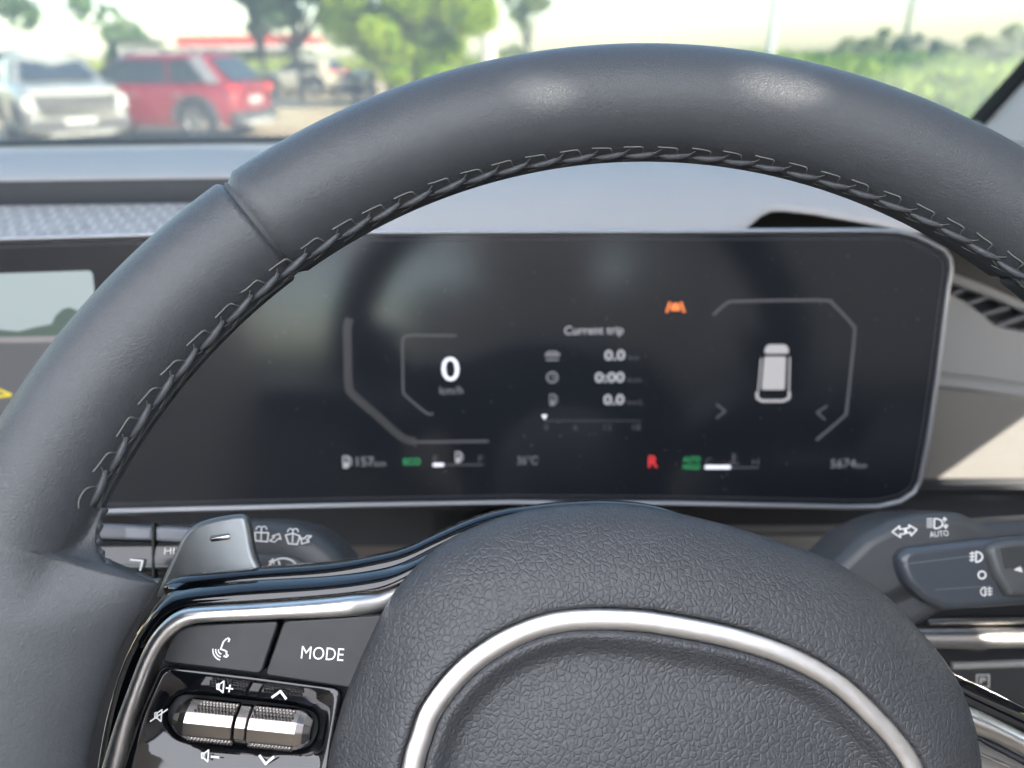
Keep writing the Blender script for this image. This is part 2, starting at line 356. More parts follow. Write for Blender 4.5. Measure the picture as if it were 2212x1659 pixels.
# ---- left spoke
H0 = -.022
sp_up = [(349, 1262), (372, 1250), (410, 1242), (547, 1229), (702, 1218), (805, 1201), (873, 1184), (941, 1153), (1010, 1123), (1078, 1102), (1146, 1092), (1215, 1084.5), (1303, 1081), (1400, 1088), (1480, 1110), (1560, 1145)]
sp_left = [(342, 1277), (316, 1308), (290, 1338), (246, 1417), (219, 1485), (195, 1570), (178, 1659), (165, 1760)]
out = uvs(WP, [(a, b) for a, b in spline([Vector(p) for p in sp_up], 4)], H0-.012)
lf = uvs(WP, [(p.x, p.y) for p in spline([Vector(p) for p in sp_left], 4)], H0-.004)
lowr = uvs(WP, [(1560, 1300), (1200, 1500), (1000, 1760)], H0-.012)
mb = MB(); slab(mb, WP, out+lowr+lf[::-1], H0-.02, H0-.0095, .004); spoke = mb.build('spoke_trim', M['piano'], wheel)
# sloping gloss shoulder between the top ledge and the silver strip
s_a = spline([Vector(p) for p in [(300, 1352), (330, 1310), (362, 1278), (400, 1264), (470, 1255), (547, 1248), (702, 1239), (805, 1226), (873, 1208), (951, 1170), (1010, 1140)]], 6)
s_b = spline([Vector(p) for p in [(306, 1400), (338, 1348), (378, 1316), (425, 1306), (480, 1303), (547, 1299), (680, 1289), (760, 1281), (822, 1271), (880, 1246), (960, 1200)]], 6)
mb = MB(); rows = []
for i in range(len(s_a)):
    a = WP.P(s_a[i].x, s_a[i].y, H0-.0110); b = WP.P(s_b[i].x, s_b[i].y, H0-.0045)
    row = [a-WP.n*.004]
    for t in (0, .15, .35, .55, .75, .9, 1): row.append(a.lerp(b, t)+WP.n*(.0022*math.sin(math.pi*t)))
    row.append(b-WP.n*.008); rows.append(row)
grid(mb, rows); mb.build('spoke_shoulder', M['piano'], wheel)
ch_o = [(180, 1790), (222, 1659), (249, 1570), (280, 1485), (314, 1400), (345, 1352), (383, 1321), (427, 1311), (547, 1304), (650, 1297), (756, 1287), (822, 1276), (872, 1254)]
ch_i = [(225, 1790), (267, 1659), (294, 1553), (325, 1461), (347, 1412), (376, 1372), (412, 1350), (461, 1343), (581, 1338), (670, 1335), (756, 1331), (826, 1322), (880, 1300)]
a = spline([Vector(p) for p in ch_o], 6); b = spline([Vector(p) for p in ch_i], 6); hc = H0-.001
mb = MB(); rows = []
for i in range(len(a)):
    hq = hc-.002-.007*min(1, max(0, (a[i].x-760)/110)); pa = WP.P(a[i].x, a[i].y, hq); pb = WP.P(b[i].x, b[i].y, hq); row = [pa-WP.n*.006]
    for k in range(9):
        t = k/8; row.append(pa.lerp(pb, .5-.5*math.cos(math.pi*t))+WP.n*.0030*math.sin(math.pi*t)**.8)
    row.append(pb-WP.n*.006); rows.append(row)
grid(mb, rows); mb.build('spoke_silver_strip', M['satin'], wheel)
# ---- recess floor under the buttons
mb = MB(); slab(mb, WP, uvs(WP, [(265, 1700), (300, 1553), (335, 1461), (383, 1372), (430, 1345), (700, 1328), (900, 1300), (900, 1400), (760, 1700)], H0-.012), H0-.016, H0-.0085); mb.build('switch_base', M['dashdark'], wheel)
def btn(name, pts, h0, h1, bev, mat_, sm=None):
    q = spline([Vector(p) for p in pts], sm, True) if sm else [Vector(p) for p in pts]
    mb = MB(); slab(mb, WP, uvs(WP, [(p.x, p.y) for p in q], h1), h0, h1, bev); return mb.build(name, mat_, wheel)
def rnd(pts, r=10, n=4):           # round the corners of a pixel polygon
    out = []; N = len(pts)
    for i in range(N):
        p = Vector(pts[i]); a = Vector(pts[i-1])-p; b = Vector(pts[(i+1) % N])-p
        ra = min(r, a.length*.45); rb = min(r, b.length*.45); a = p+a.normalized()*ra; b = p+b.normalized()*rb
        for k in range(n+1):
            t = k/n; out.append(tuple(a*(1-t)**2+p*2*t*(1-t)+b*t*t))
    return out
hb = H0-.0022
voice = btn('voice_button', rnd([(347, 1432), (366, 1385), (384, 1362), (412, 1350), (604, 1341), (565, 1458)], 14), H0-.012, hb, .0007, M['button'])
mode = btn('mode_button', rnd([(612, 1341), (830, 1327), (860, 1330), (800, 1495), (570, 1460)], 12), H0-.012, hb, .0007, M['button'])
mb = MB(); text(mb, WP, 'MODE', 697, 1411.5, 92, 27, hb, rot=-4.5, bold=0); mb.build('lettering', M['ink'], mode)
mb = MB()    # voice symbol: a face in profile with sound waves
stroke(mb, WP, [(492, 1378), (496, 1381), (494, 1386)], 3.6, hb); stroke(mb, WP, [(489, 1380), (483, 1386), (480, 1394), (477, 1402), (486, 1405), (490, 1408), (489, 1413), (493, 1416)], 3.4, hb)
stroke(mb, WP, [(493, 1416), (489, 1419), (484, 1417)], 3.4, hb)
for r_ in (8, 14, 20): stroke(mb, WP, arc(480, 1404, r_, r_*1.1, 175, 255, 7), 2.8, hb)
mb.build('voice_symbol', M['ink'], voice)
# switch panel: a gloss frame dished round the roller
hp = H0-.0025; pn = [(347, 1437), (558, 1462), (735, 1486), (740, 1500), (722, 1600), (700, 1760), (235, 1760), (262, 1659), (300, 1545)]
cpx = Vector((522, 1562))
def radial(poly, ang):
    best = None; q = [Vector(s_)-cpx for s_ in poly]; N = len(q); d_ = Vector((math.cos(ang), math.sin(ang)))
    for i in range(N):
        a_, b_ = q[i], q[(i+1) % N]; e = b_-a_; den = d_.x*e.y-d_.y*e.x
        if abs(den) < 1e-9: continue
        t = (a_.x*e.y-a_.y*e.x)/den; s_ = (a_.x*d_.y-a_.y*d_.x)/den
        if t > 0 and -.001 <= s_ <= 1.001: best = t if best is None else max(best, t)
    return best or 100
AN = [2*math.pi*k/160 for k in range(160)]; pr_ = rnd(pn, 16); po = [cpx+Vector((math.cos(a), math.sin(a)))*radial(pr_, a) for a in AN]
mb = MB(); rows = []; n = len(po)
for (t, h) in ((1, -.012), (1, -.0012), (.985, 0), (.95, .0003), (.90, -.0001)): rows.append([WP.P(*(cpx+(p-cpx)*t), hp+h) for p in po])
slot = spline([Vector(p) for p in [(362, 1553), (374, 1516), (410, 1501), (540, 1513), (650, 1528), (684, 1548), (682, 1590), (650, 1619), (560, 1613), (440, 1600), (385, 1588)]], 6, True)
sl = [cpx+Vector((math.cos(a), math.sin(a)))*min(radial(slot, a), (po[i]-cpx).length*.86) for i, a in enumerate(AN)]
for (t, h) in ((.55, -.0012), (.25, -.0024), (0, -.0032)): rows.append([WP.P(*(sl[i].lerp(po[i], t*.9)), hp+h) for i in range(n)])
rows.append([WP.P(*sl[i], hp-.012) for i in range(n)])
grid(mb, rows, closed_u=True); panel = mb.build('switch_panel', M['piano'], wheel)
mb = MB(); hi = hp-.0004
def spk(u, v, mute=False):
    stroke(mb, WP, [(u-8, v-6), (u-12, v-5), (u-12, v+5), (u-8, v+6)], 2.8, hi, closed=True); stroke(mb, WP, [(u-7, v-5), (u+3, v-12), (u+1, v+13), (u-8, v+5)], 2.8, hi, closed=True)
spk(481, 1483); stroke(mb, WP, [(489, 1486), (503, 1488)], 3.4, hi); stroke(mb, WP, [(497, 1480), (495, 1494)], 3.4, hi)
spk(448, 1632); stroke(mb, WP, [(457, 1634), (473, 1636)], 4, hi)
spk(347, 1545); stroke(mb, WP, [(362, 1532), (325, 1558)], 3, hi)
stroke(mb, WP, [(588, 1506), (606, 1493), (618, 1509)], 5, hi); stroke(mb, WP, [(561, 1632), (574, 1650), (591, 1635)], 5, hi)
mb.build('switch_symbols', M['ink'], panel)
# roller: two knurled halves and a ring on one axis
A0 = WP.P(382, 1548, hp-.0015); A1 = WP.P(674, 1578, hp-.0015); ax = (A1-A0).normalized(); up = WP.n.cross(ax).normalized(); nn = ax.cross(up).normalized()
if nn.dot(WP.n) < 0: nn = -nn
if up.dot(WP.ey) < 0: up = -up
LR = (A1-A0).length
def roller(name, t0, t1, taper0, taper1, rad=.0052):
    mb = MB(); rows = []
    facets = [(a, rad) for a in (80, 76, 34, 29, 8, 3, -34, -39, -80, -86, -130, -180, -230, -260)]
    st = [(t0, .55 if taper0 else .96), (t0+(.05 if taper0 else .006), .86 if taper0 else 1)]+([(t0+.10, 1)] if taper0 else [])
    en = ([(t1-.10, 1)] if taper1 else [])+[(t1-(.05 if taper1 else .006), .86 if taper1 else 1), (t1, .55 if taper1 else .96)]
    for t, k in st+en:
        c = A0+ax*(LR*t); rows.append([c+up*(rad*k*math.sin(R(a_)))+nn*(rad*k*math.cos(R(a_))) for a_, _ in facets])
    grid(mb, rows, closed_u=True, cap0=True, cap1=True, smooth=False); return mb.build(name, M['chrome'], wheel)
def knurl(parent, t0, t1, a0, a1, rad=.0052):
    mb = MB(); nx = int((t1-t0)*LR/.00085); na = 4
    for j in range(na):
        for i in range(nx):
            t = t0+(t1-t0)*(i+.5+(.5 if j % 2 else 0))/nx; a_ = a0+(a1-a0)*(j+.5)/na; dt = (t1-t0)/nx*.5*LR; da = (a1-a0)/na*.5
            def q(tt, aa, r_): return A0+ax*(LR*t+tt)+up*(r_*math.sin(R(aa)))+nn*(r_*math.cos(R(aa)))
            b_ = rad*1.0
            mb.add([q(-dt, a_, b_), q(0, a_-da, b_), q(dt, a_, b_), q(0, a_+da, b_), q(0, a_, b_+.00062)], [(0, 1, 4), (1, 2, 4), (2, 3, 4), (3, 0, 4)], False)
    mb.build('knurling', M['chrome'], parent)
r1 = roller('volume_roller', .0, .445, True, False); knurl(r1, .15, .44, 35, 76); knurl(r1, .12, .44, -80, -40)
r2 = roller('track_roller', .555, 1.0, False, True); knurl(r2, .56, .86, 35, 76); knurl(r2, .56, .88, -80, -40)
roller('roller_ring', .46, .54, False, False, .0049)
# ---- paddle shifter behind the spoke
HPd = -.040
pd = [(335, 1290), (346, 1259), (374.5, 1195), (396, 1154), (421, 1132), (451, 1121), (492, 1113), (519, 1111.5), (532, 1120), (538, 1140), (549.5, 1200), (570, 1240), (560, 1290)]
q = [Vector(p) for p in pd]; q = [q[0]]+[Vector((p.x, p.y)) for p in spline(q[1:-1], 5)]+[q[-1]]
mb = MB(); slab(mb, WP, uvs(WP, [(p.x, p.y) for p in q], HPd), HPd-.0035, HPd, .0016)
pdl = mb.build('paddle_shifter', M['paddle'], wheel)
mb = MB(); c0 = WP.P(455, 1164, HPd); c1 = WP.P(497, 1158.5, HPd); sweep(mb, [c0.lerp(c1, t) for t in (0, .04, .5, .96, 1)], lambda t: half_round(.00055+.0004*min(1, t*8, (1-t)*8), .0007, 8), WP.n); mb.build('minus_sign', M['chrome'], pdl)
# ---- right spoke
def strip(name, A, B, h, bulge, mat_, ha=0, hb_=0):
    a = spline([Vector(p) for p in A], 6); b = spline([Vector(p) for p in B], 6); mb = MB(); rows = []
    for i in range(len(a)):
        pa = WP.P(a[i].x, a[i].y, h+ha); pb = WP.P(b[i].x, b[i].y, h+hb_); row = [pa-WP.n*.008]
        for k in range(9):
            t = k/8; row.append(pa.lerp(pb, t)+WP.n*bulge*math.sin(math.pi*t))
        row.append(pb-WP.n*.008); rows.append(row)
    grid(mb, rows); return mb.build(name, mat_, wheel)
strip('spoke_trim', [(1900, 1330), (1975, 1372), (2025, 1425), (2070, 1459), (2130, 1487), (2180, 1510), (2260, 1548), (2350, 1590), (2440, 1640)], [(1900, 1430), (1975, 1450), (2030, 1490), (2075, 1518), (2130, 1545), (2180, 1567), (2260, 1605), (2350, 1650), (2440, 1700)], H0-.012, .004, M['piano'], -.004, .006)
strip('spoke_silver_strip', [(1960, 1440), (2070, 1513), (2130, 1542), (2212, 1583), (2330, 1645), (2420, 1700)], [(1960, 1500), (2090, 1578), (2140, 1598), (2212, 1634), (2330, 1700), (2420, 1760)], H0-.004, .0035, M['satin'])
strip('spoke_edge', [(1990, 1540), (2096, 1583), (2140, 1602), (2212, 1638), (2330, 1704), (2420, 1765)], [(1990, 1560), (2100, 1593), (2140, 1612), (2212, 1650), (2330, 1718), (2420, 1780)], H0-.010, .0006, M['seam'])
strip('switch_panel', [(1990, 1575), (2100, 1596), (2140, 1616), (2212, 1653), (2330, 1722), (2420, 1785)], [(1990, 1760), (2100, 1760), (2140, 1780), (2212, 1800), (2330, 1850), (2420, 1900)], H0-.011, .001, mat('warm_grey_switch', (.20, .19, .175), .5, bump=('noise', 1500, .00005)))
strip('bright_line', [(2080, 1618), (2110, 1622), (2150, 1640), (2212, 1668), (2330, 1735)], [(2080, 1624), (2110, 1628), (2150, 1646), (2212, 1674), (2330, 1742)], H0-.006, .0008, M['satin'])
# ---- hub back and column shroud
mb = MB(); rows = [prow(ro*k, h) for k, h in ((.93, -.055), (.9, -.09), (.55, -.12))]; grid(mb, rows, closed_u=True, cap1=True); mb.build('hub_back', M['fascia'], wheel)
# ================================================================== DISPLAY
TB = R(11.2)
DP = Pl(P(1340, 800, .372), (1, 0, 0), (0, math.sin(TB), math.cos(TB)))
disp = thing('display_panel', 'wide black glass driver display in a thin silver bezel behind the steering wheel', 'display', DP.o)
edge = [(-620, 541), (0, 521), (314, 512), (560, 508), (805, 506), (1100, 505), (1456, 504.5), (1700, 503.5), (1880, 503), (1935, 505), (1972, 513), (2003, 527), (2036, 545), (2047, 560), (2050, 581), (2043, 625), (2020, 813), (2000, 950), (1983, 1038), (1972, 1060), (1943, 1079), (1897, 1090), (1832, 1091), (1456, 1083), (1100, 1081), (702, 1088), (226, 1100), (-620, 1122)]
eo = [Vector(p) for p in edge]; E2 = uvs(DP, [(p.x, p.y) for p in eo], 0)
mb = MB(); slab(mb, DP, E2, -.004, 0, .0006); mb.build('screen_glass', M['screen'], disp)
mb = MB(); i3 = [DP.w(x, y, .0) for x, y in inset2(E2, -.0010)]
sweep(mb, i3, half_round(.0012, .0013, 8, .004), DP.n, closed=True); mb.build('bezel', M['bezel'], disp)
mb = MB(); i3 = [DP.w(x, y, .0002) for x, y in inset2(E2, .0028)]; sweep(mb, i3, [(.00025, 0), (0, .0002), (-.00025, 0)], DP.n, closed=True); mb.build('glass_edge_line', mat('glass_edge', (.10, .105, .12), .3), disp)
mb = MB(); slab(mb, DP, inset2(E2, .012), -.02, -.0045); mb.build('housing', M['fascia'], disp)
h = .0001
def part(name, matk, fn, label=None):
    mb = MB(); fn(mb); return mb.build(name, M[matk], disp, label=label)
T = lambda mb, s, u, v, w, hh, b=0: text(mb, DP, s, u, v, w, hh, h, bold=b)
L = lambda mb, pts, w, c=False: stroke(mb, DP, pts, w, h, closed=c)
part('speed_readout', 'd_white', lambda mb: T(mb, '0', 973, 797, 38, 53, .0))
part('speed_unit', 'd_mid', lambda mb: T(mb, 'km/h', 975, 843, 50, 18))
part('trip_heading', 'd_grey', lambda mb: T(mb, 'Current trip', 1283, 716, 128, 25, .01))
def f(mb): T(mb, '0.0', 1328, 767, 45, 24, .03); T(mb, '0:00', 1317, 815, 64, 24, .03); T(mb, '0.0', 1326, 863, 45, 24, .03)
part('trip_values', 'd_grey', f)
def f(mb): T(mb, 'km', 1369, 772, 22, 12); T(mb, 'h:m', 1371, 820, 28, 12); T(mb, 'km/L', 1373, 869, 34, 12)
part('trip_units', 'd_dim', f)
def pump(mb, u, v, s=1):
    fillp(mb, DP, [(u-8*s, v+2*s), (u+4*s, v+2*s), (u+4*s, v+14*s), (u-8*s, v+14*s)], h); L(mb, [(u-7*s, v+2*s), (u-7*s, v-11*s), (u+3*s, v-11*s), (u+3*s, v+2*s)], 3*s); L(mb, [(u+5*s, v+8*s), (u+9*s, v+6*s), (u+9*s, v-5*s), (u+5*s, v-9*s)], 2.4*s)
def f(mb):
    L(mb, [(1178, 766), (1186, 760), (1200, 760), (1209, 766)], 4); fillp(mb, DP, [(1176, 764), (1210, 764), (1208, 770), (1178, 770)], h); L(mb, [(1180, 777), (1206, 777)], 4)
    L(mb, arc(1193, 815, 11, 11, 0, 360, 20), 4); L(mb, [(1193, 808), (1193, 816), (1199, 816)], 2.5); pump(mb, 1195, 863, .95)
part('trip_symbols', 'd_mid', f)
def f(mb): L(mb, [(1176, 909), (1385, 909)], 1.5); T(mb, '0', 1180, 923, 9, 13); T(mb, '6', 1243, 923, 9, 13); T(mb, '12', 1313, 923, 17, 13); T(mb, '18', 1375, 923, 17, 13)
part('economy_scale', 'd_dim', f)
part('economy_marker', 'd_white', lambda mb: fillp(mb, DP, [(1170, 896), (1182, 896), (1176, 907)], h))
def f(mb): L(mb, spline([Vector(p) for p in [(754, 692), (750, 711), (751, 760), (753, 830), (763, 853), (815, 898), (866, 943), (893, 953)]], 4), 18)
mb = MB(); f(mb); mb.build('power_gauge', emis('lit_faint', (.5, .52, .6), .045), disp)
part('gauge_baseline', 'd_dim', lambda mb: L(mb, [(893, 955), (1054, 953)], 6))
part('speed_frame', 'd_dim', lambda mb: L(mb, [(p.x, p.y) for p in spline([Vector(p) for p in [(985, 725), (920, 724.5), (882, 725), (870, 735), (870, 780), (871, 841), (877, 855), (921, 892), (935, 893)]], 4)], 5))
part('assist_frame', 'd_dim', lambda mb: L(mb, [(p.x, p.y) for p in spline([Vector(p) for p in [(1541, 680), (1570, 655), (1590, 651), (1690, 649), (1784, 649), (1799, 656), (1841, 701), (1846, 718), (1838, 800), (1829, 882), (1822, 900), (1764, 950)]], 4)], 6.5))
def f(mb):
    fillp(mb, DP, rnd([(1649, 764), (1656, 744), (1700, 744), (1706, 764)], 9), h); fillp(mb, DP, rnd([(1651, 770), (1698, 770), (1695, 842), (1645, 842)], 5), h)
    L(mb, [(1644, 775), (1638, 845)], 3); L(mb, [(1706, 772), (1704, 845)], 3); L(mb, [(1635, 848), (1636, 860), (1646, 866), (1692, 866), (1704, 860), (1705, 848)], 6)
mb = MB(); f(mb); mb.build('car_symbol', emis('lit_silver', (.75, .74, .78), .46), disp)
def f(mb): L(mb, [(1548, 874), (1567, 888), (1548, 903)], 4.5); L(mb, [(1786, 877), (1765, 891), (1782, 906)], 4.5)
part('lane_chevron', 'd_dim', lambda mb: L(mb, [(1548, 874), (1567, 888), (1548, 903)], 4.5)); part('lane_chevron', 'd_dim', lambda mb: L(mb, [(1786, 877), (1765, 891), (1782, 906)], 4.5))
def f(mb):
    L(mb, [(1440, 674), (1447, 653)], 4.5); L(mb, [(1478, 674), (1471, 653)], 4.5); fillp(mb, DP, [(1449, 663), (1454, 655), (1465, 655), (1469, 663), (1469, 671), (1449, 671)], h)
part('lane_warning', 'd_orange', f)
def f(mb): T(mb, '157', 789, 997, 38, 21, .01); T(mb, 'km', 821, 1001, 24, 14); T(mb, '36°C', 1139, 994, 44, 20, .0)
part('range_readout', 'd_mid', lambda mb: (T(mb, '157', 789, 997, 38, 21, .01), T(mb, 'km', 821, 1001, 24, 14))); part('temperature_readout', 'd_mid', lambda mb: T(mb, '36°C', 1139, 994, 44, 20))
def f(mb): pump(mb, 749, 997); pump(mb, 991, 987, .9)
part('fuel_symbol', 'd_grey', lambda mb: pump(mb, 749, 997)); part('fuel_symbol', 'd_grey', lambda mb: pump(mb, 991, 987, .9))
part('eco_lamp', 'd_green', lambda mb: T(mb, 'ECO', 890, 997, 36, 15, .01))
part('fuel_gauge', 'd_dim', lambda mb: (T(mb, 'E', 941, 991, 11, 15), T(mb, 'F', 1039, 991, 11, 15), L(mb, [(960, 1004), (1044, 1004)], 3)))
def f(mb): T(mb, 'C', 1531, 997, 14, 16); T(mb, 'H', 1632, 998, 14, 15); L(mb, [(1584, 980), (1584, 1000)], 4); L(mb, [(1586, 983), (1592, 983)], 2); L(mb, [(1586, 990), (1592, 990)], 2); L(mb, [(1572, 1000), (1596, 1001)], 3); L(mb, [(1578, 1010), (1638, 1010)], 3)
part('coolant_gauge', 'd_dim', f)
part('odometer', 'd_mid', lambda mb: (T(mb, '5674', 1821, 1001, 54, 20), T(mb, 'km', 1861, 1005, 22, 13)))
def f(mb): L(mb, [(937, 1004), (957, 1004)], 7); L(mb, [(1525, 1009), (1576, 1009)], 8)
part('gauge_bar', 'd_white', lambda mb: L(mb, [(937, 1004), (957, 1004)], 7)); part('gauge_bar', 'd_white', lambda mb: L(mb, [(1525, 1009), (1576, 1009)], 8))
part('gear_letter', 'd_red', lambda mb: T(mb, 'R', 1411, 997, 20, 26, .008))
def f(mb): T(mb, 'AUTO', 1494, 992, 37, 12, .008); T(mb, 'HOLD', 1494, 1008, 37, 12, .008)
part('auto_hold_lamp', 'd_green', f)
# dust specks on the glass
mb = MB(); c0 = None
for i in range(130):
    u = rng.uniform(560, 2000); v = rng.uniform(530, 1070); r_ = rng.uniform(.35, .8)
    fillp(mb, DP, [(u+r_*math.cos(a), v+r_*math.sin(a)) for a in (0, 1.26, 2.5, 3.8, 5.0)], .00005, .00004)
tag(mb.build('dust', mat('dust', (.5, .5, .5), .9), disp), kind='stuff')
# rear-view camera picture on the left part of the glass
def f(mb): fillp(mb, DP, [(-420, 604), (-100, 594), (193, 584.5), (200, 590), (214, 720), (-420, 742)], h)
part('camera_picture_sky', 'd_sky', f)
mb = MB(); slab(mb, DP, uvs(DP, [(-420, 735), (216, 715), (222, 742), (-420, 748)], .0003), .0003, .0004); mb.build('camera_picture_verge', M['d_kerb'], disp)
mb = MB(); slab(mb, DP, uvs(DP, [(-420, 745), (222, 738), (250, 960), (-420, 975)], .0003), .0003, .00045); mb.build('camera_picture_road', M['d_road'], disp)
mb = MB(); q = [(-40, 720), (0, 712), (40, 716), (80, 706), (112, 700), (120, 682), (135, 668), (150, 664), (165, 670), (185, 690), (220, 700), (220, 722), (110, 726), (0, 728)]
slab(mb, DP, uvs(DP, q, .0005), .0005, .0006); mb.build('camera_picture_trees', M['d_tree'], disp)
mb = MB(); stroke(mb, DP, [(-40, 826), (24, 853), (-40, 862)], 6, .0006); mb.build('parking_guideline', M['d_yel'], disp)
# ================================================================== DASHBOARD
def boxmb(mb, x0, x1, y0, y1, z0, z1): mb.add([(x0, y0, z0), (x1, y0, z0), (x1, y1, z0), (x0, y1, z0), (x0, y0, z1), (x1, y0, z1), (x1, y1, z1), (x0, y1, z1)], [(0, 1, 2, 3), (4, 5, 6, 7), (0, 1, 5, 4), (1, 2, 6, 5), (2, 3, 7, 6), (3, 0, 4, 7)], False)
dash = thing('dashboard', 'light grey padded dashboard with dark recess and silver strips around the display', 'dashboard', (0, .5, 1.3))
# top pad: side profile (forward y, height z) with the picture used only to find where its near edge runs
prof = [(.352, -.0845), (.362, -.0800), (.385, -.0730), (.415, -.0675), (.45, -.0655), (.60, -.0700), (.76, -.0790), (.86, -.0860), (.90, -.13)]
def padz(y):
    for (a, za), (b, zb) in zip(prof, prof[1:]):
        if a <= y <= b: return za+(zb-za)*(y-a)/(b-a)
    return prof[0][1] if y < prof[0][0] else prof[-1][1]
def hitpad(u, v):
    d_ = ray(u, v); y = .34; best = None
    while y < .9:
        t = y/d_.y; z = d_.z*t
        if z <= padz(y): return y
        y += .0003
    return .9
near_edge = [(560, 510), (840, 509), (900, 509), (1200, 508), (1500, 507), (1560, 505), (1600, 495), (1622, 478), (1645, 459), (1668, 449), (1700, 450), (1760, 457), (1830, 469), (1900, 482), (1960, 493), (2030, 502), (2100, 502), (2700, 502)]
def necalc(u):
    for (a, va), (b, vb) in zip(near_edge, near_edge[1:]):
        if a <= u <= b: return va+(vb-va)*(u-a)/(b-a)
    return 510
mb = MB(); rows = []
for i in range(0, 300):
    u = 560+i*7; y0 = hitpad(u, necalc(u)); x0 = ray(u, necalc(u)).x/ray(u, necalc(u)).y*y0
    sk_ = .05 if u < 1540 else .0012; row = [Vector((x0, y0+(.02 if sk_ < .01 else -.002), CAM.z+padz(y0)-sk_-.001)), Vector((x0, y0-.002, CAM.z+padz(y0)-min(.007, sk_*.9))), Vector((x0, y0-.0005, CAM.z+padz(y0)-.002))]
    for k in range(0, 22):
        t = (k/21)**1.5; y = y0+(.88-y0)*t; xx = x0*(1+.9*t*(1 if x0 > 0 else .3)); row.append(Vector((xx, y+.0, CAM.z+padz(y))))
    rows.append(row)
grid(mb, rows); mb.build('top_pad', M['dash'], dash)
# left of the wheel: far pad, dark recess, woven speaker strip, near lip
xe = rows[0][3].x+.004
def ext(name, pr, x0, x1, mat_, nx=2):
    mb = MB(); rws = []
    for i in range(nx):
        x = x0+(x1-x0)*i/(nx-1); rws.append([Vector((x, y, CAM.z+z)) for y, z in pr])
    grid(mb, rws, cap0=True, cap1=True); return mb.build(name, mat_, dash)
ext('top_pad', [(.457, -.085), (.456, -.068), (.458, -.0657), (.462, -.0647), (.470, -.0642), (.55, -.0680), (.68, -.0745), (.76, -.0792), (.86, -.0862), (.9, -.13)], -1.3, xe, M['dash'])
ext('dark_recess', [(.405, -.088), (.412, -.086), (.455, -.0840), (.4552, -.0670), (.4556, -.0664), (.4560, -.13)], -1.3, xe, M['dashdark'])
mb = MB(); x0g, x1g, y0g, y1g = -.62, xe-.002, .366, .449; sx = .0011; nx = int((x1g-x0g)/sx); ny = 84; rws = []
for j in range(ny+1):
    y = y0g+(y1g-y0g)*j/ny; rw = []
    rowi = int((y-y0g)/.0065); fy_ = ((y-y0g)/.0065) % 1
    for i in range(nx+1):
        x = x0g+sx*i; ff = ((x/.0072)+(.5 if rowi % 2 else 0)+.25*fy_) % 1
        hh = .0009*(.3+.7*ff)*(1-fy_)*(1 if min(ff, 1-ff) > .1 and min(fy_, 1-fy_) > .12 else .1)
        rw.append((x, y, CAM.z-.0835+(y-y0g)*.045+hh))
    rws.append(rw)
grid(mb, rws); mb.build('speaker_grille', M['grille'], dash, clean=False)
ext('near_lip', [(.3600, -.0885), (.3605, -.0852), (.3620, -.0840), (.3650, -.0834), (.3672, -.0832), (.3675, -.0885)], -1.3, xe, M['dash'])
# dark base behind the notch and the right end
FP = Pl(P(2100, 800, .43), (1, 0, 0), (0, math.sin(R(8)), math.cos(R(8))))
def fp(name, pts, h0, h1, bev, mat_, r=0, parent=dash):
    q = rnd(pts, r) if r else pts; mb = MB(); slab(mb, FP, uvs(FP, q, h1), h0, h1, bev); return mb.build(name, mat_, parent)
fp('inner_base', [(1540, 400), (2700, 520), (2700, 1180), (300, 1180), (300, 600), (1540, 560)], -.03, -.020, 0, M['dashdark'])
fp('vent_trim', [(2010, 566), (2053, 587), (2130, 616), (2212, 652), (2330, 705), (2330, 728), (2212, 674), (2130, 640), (2053, 613), (2010, 596)], -.016, -.004, .002, M['sidep'])
slm = mat('vent_slat_grey', (.14, .14, .15), .45)
for a_, b_ in (((2057, 636), (2096, 622)), ((2090, 657), (2142, 640)), ((2123, 682), (2195, 660)), ((2154, 706), (2240, 676)), ((2195, 722), (2285, 698))):
    mb = MB(); p0 = FP.P(*a_, -.008); p1 = FP.P(*b_, -.008); sweep(mb, [p0.lerp(p1, t) for t in (0, .5, 1)], [(.0008, -.006), (.0011, 0), (0, .0008), (-.0011, 0), (-.0008, -.006)], FP.n); mb.build('vent_slat', slm, dash)
fp('side_panel', [(2000, 600), (2046, 631), (2092, 655.5), (2126, 682), (2150, 703), (2172, 712), (2212, 719), (2400, 745), (2400, 850), (2212, 832), (2120, 818), (2000, 806)], -.018, 0, .0015, M['sidep'])
fp('side_panel_seam', [(1990, 804), (2120, 816), (2212, 830), (2400, 848), (2400, 884), (2212, 856), (2120, 844), (1990, 832)], -.018, -.0015, .0006, M['sidep'])
for off in (4, 22):
    mb = MB(); sweep(mb, [FP.P(u, v+off, -.0013) for u, v in ((1995, 808), (2060, 811), (2120, 820), (2212, 834), (2390, 852))], half_round(.0007, .0005, 6), FP.n); mb.build('piping', M['sidep'], dash)
fp('woven_panel', [(1960, 834), (2120, 848), (2212, 860), (2400, 888), (2400, 1060), (2212, 1036), (2020, 1036), (1940, 1040)], -.018, 0, .0012, M['cloth'])
fp('lower_ledge', [(1940, 1041), (2400, 1041), (2400, 1050), (1940, 1050)], -.018, .004, .001, M['dashdark'])
fp('lower_ledge_edge', [(1960, 1052), (2400, 1052), (2400, 1061), (1960, 1061)], -.018, .001, .001, M['fascia'])
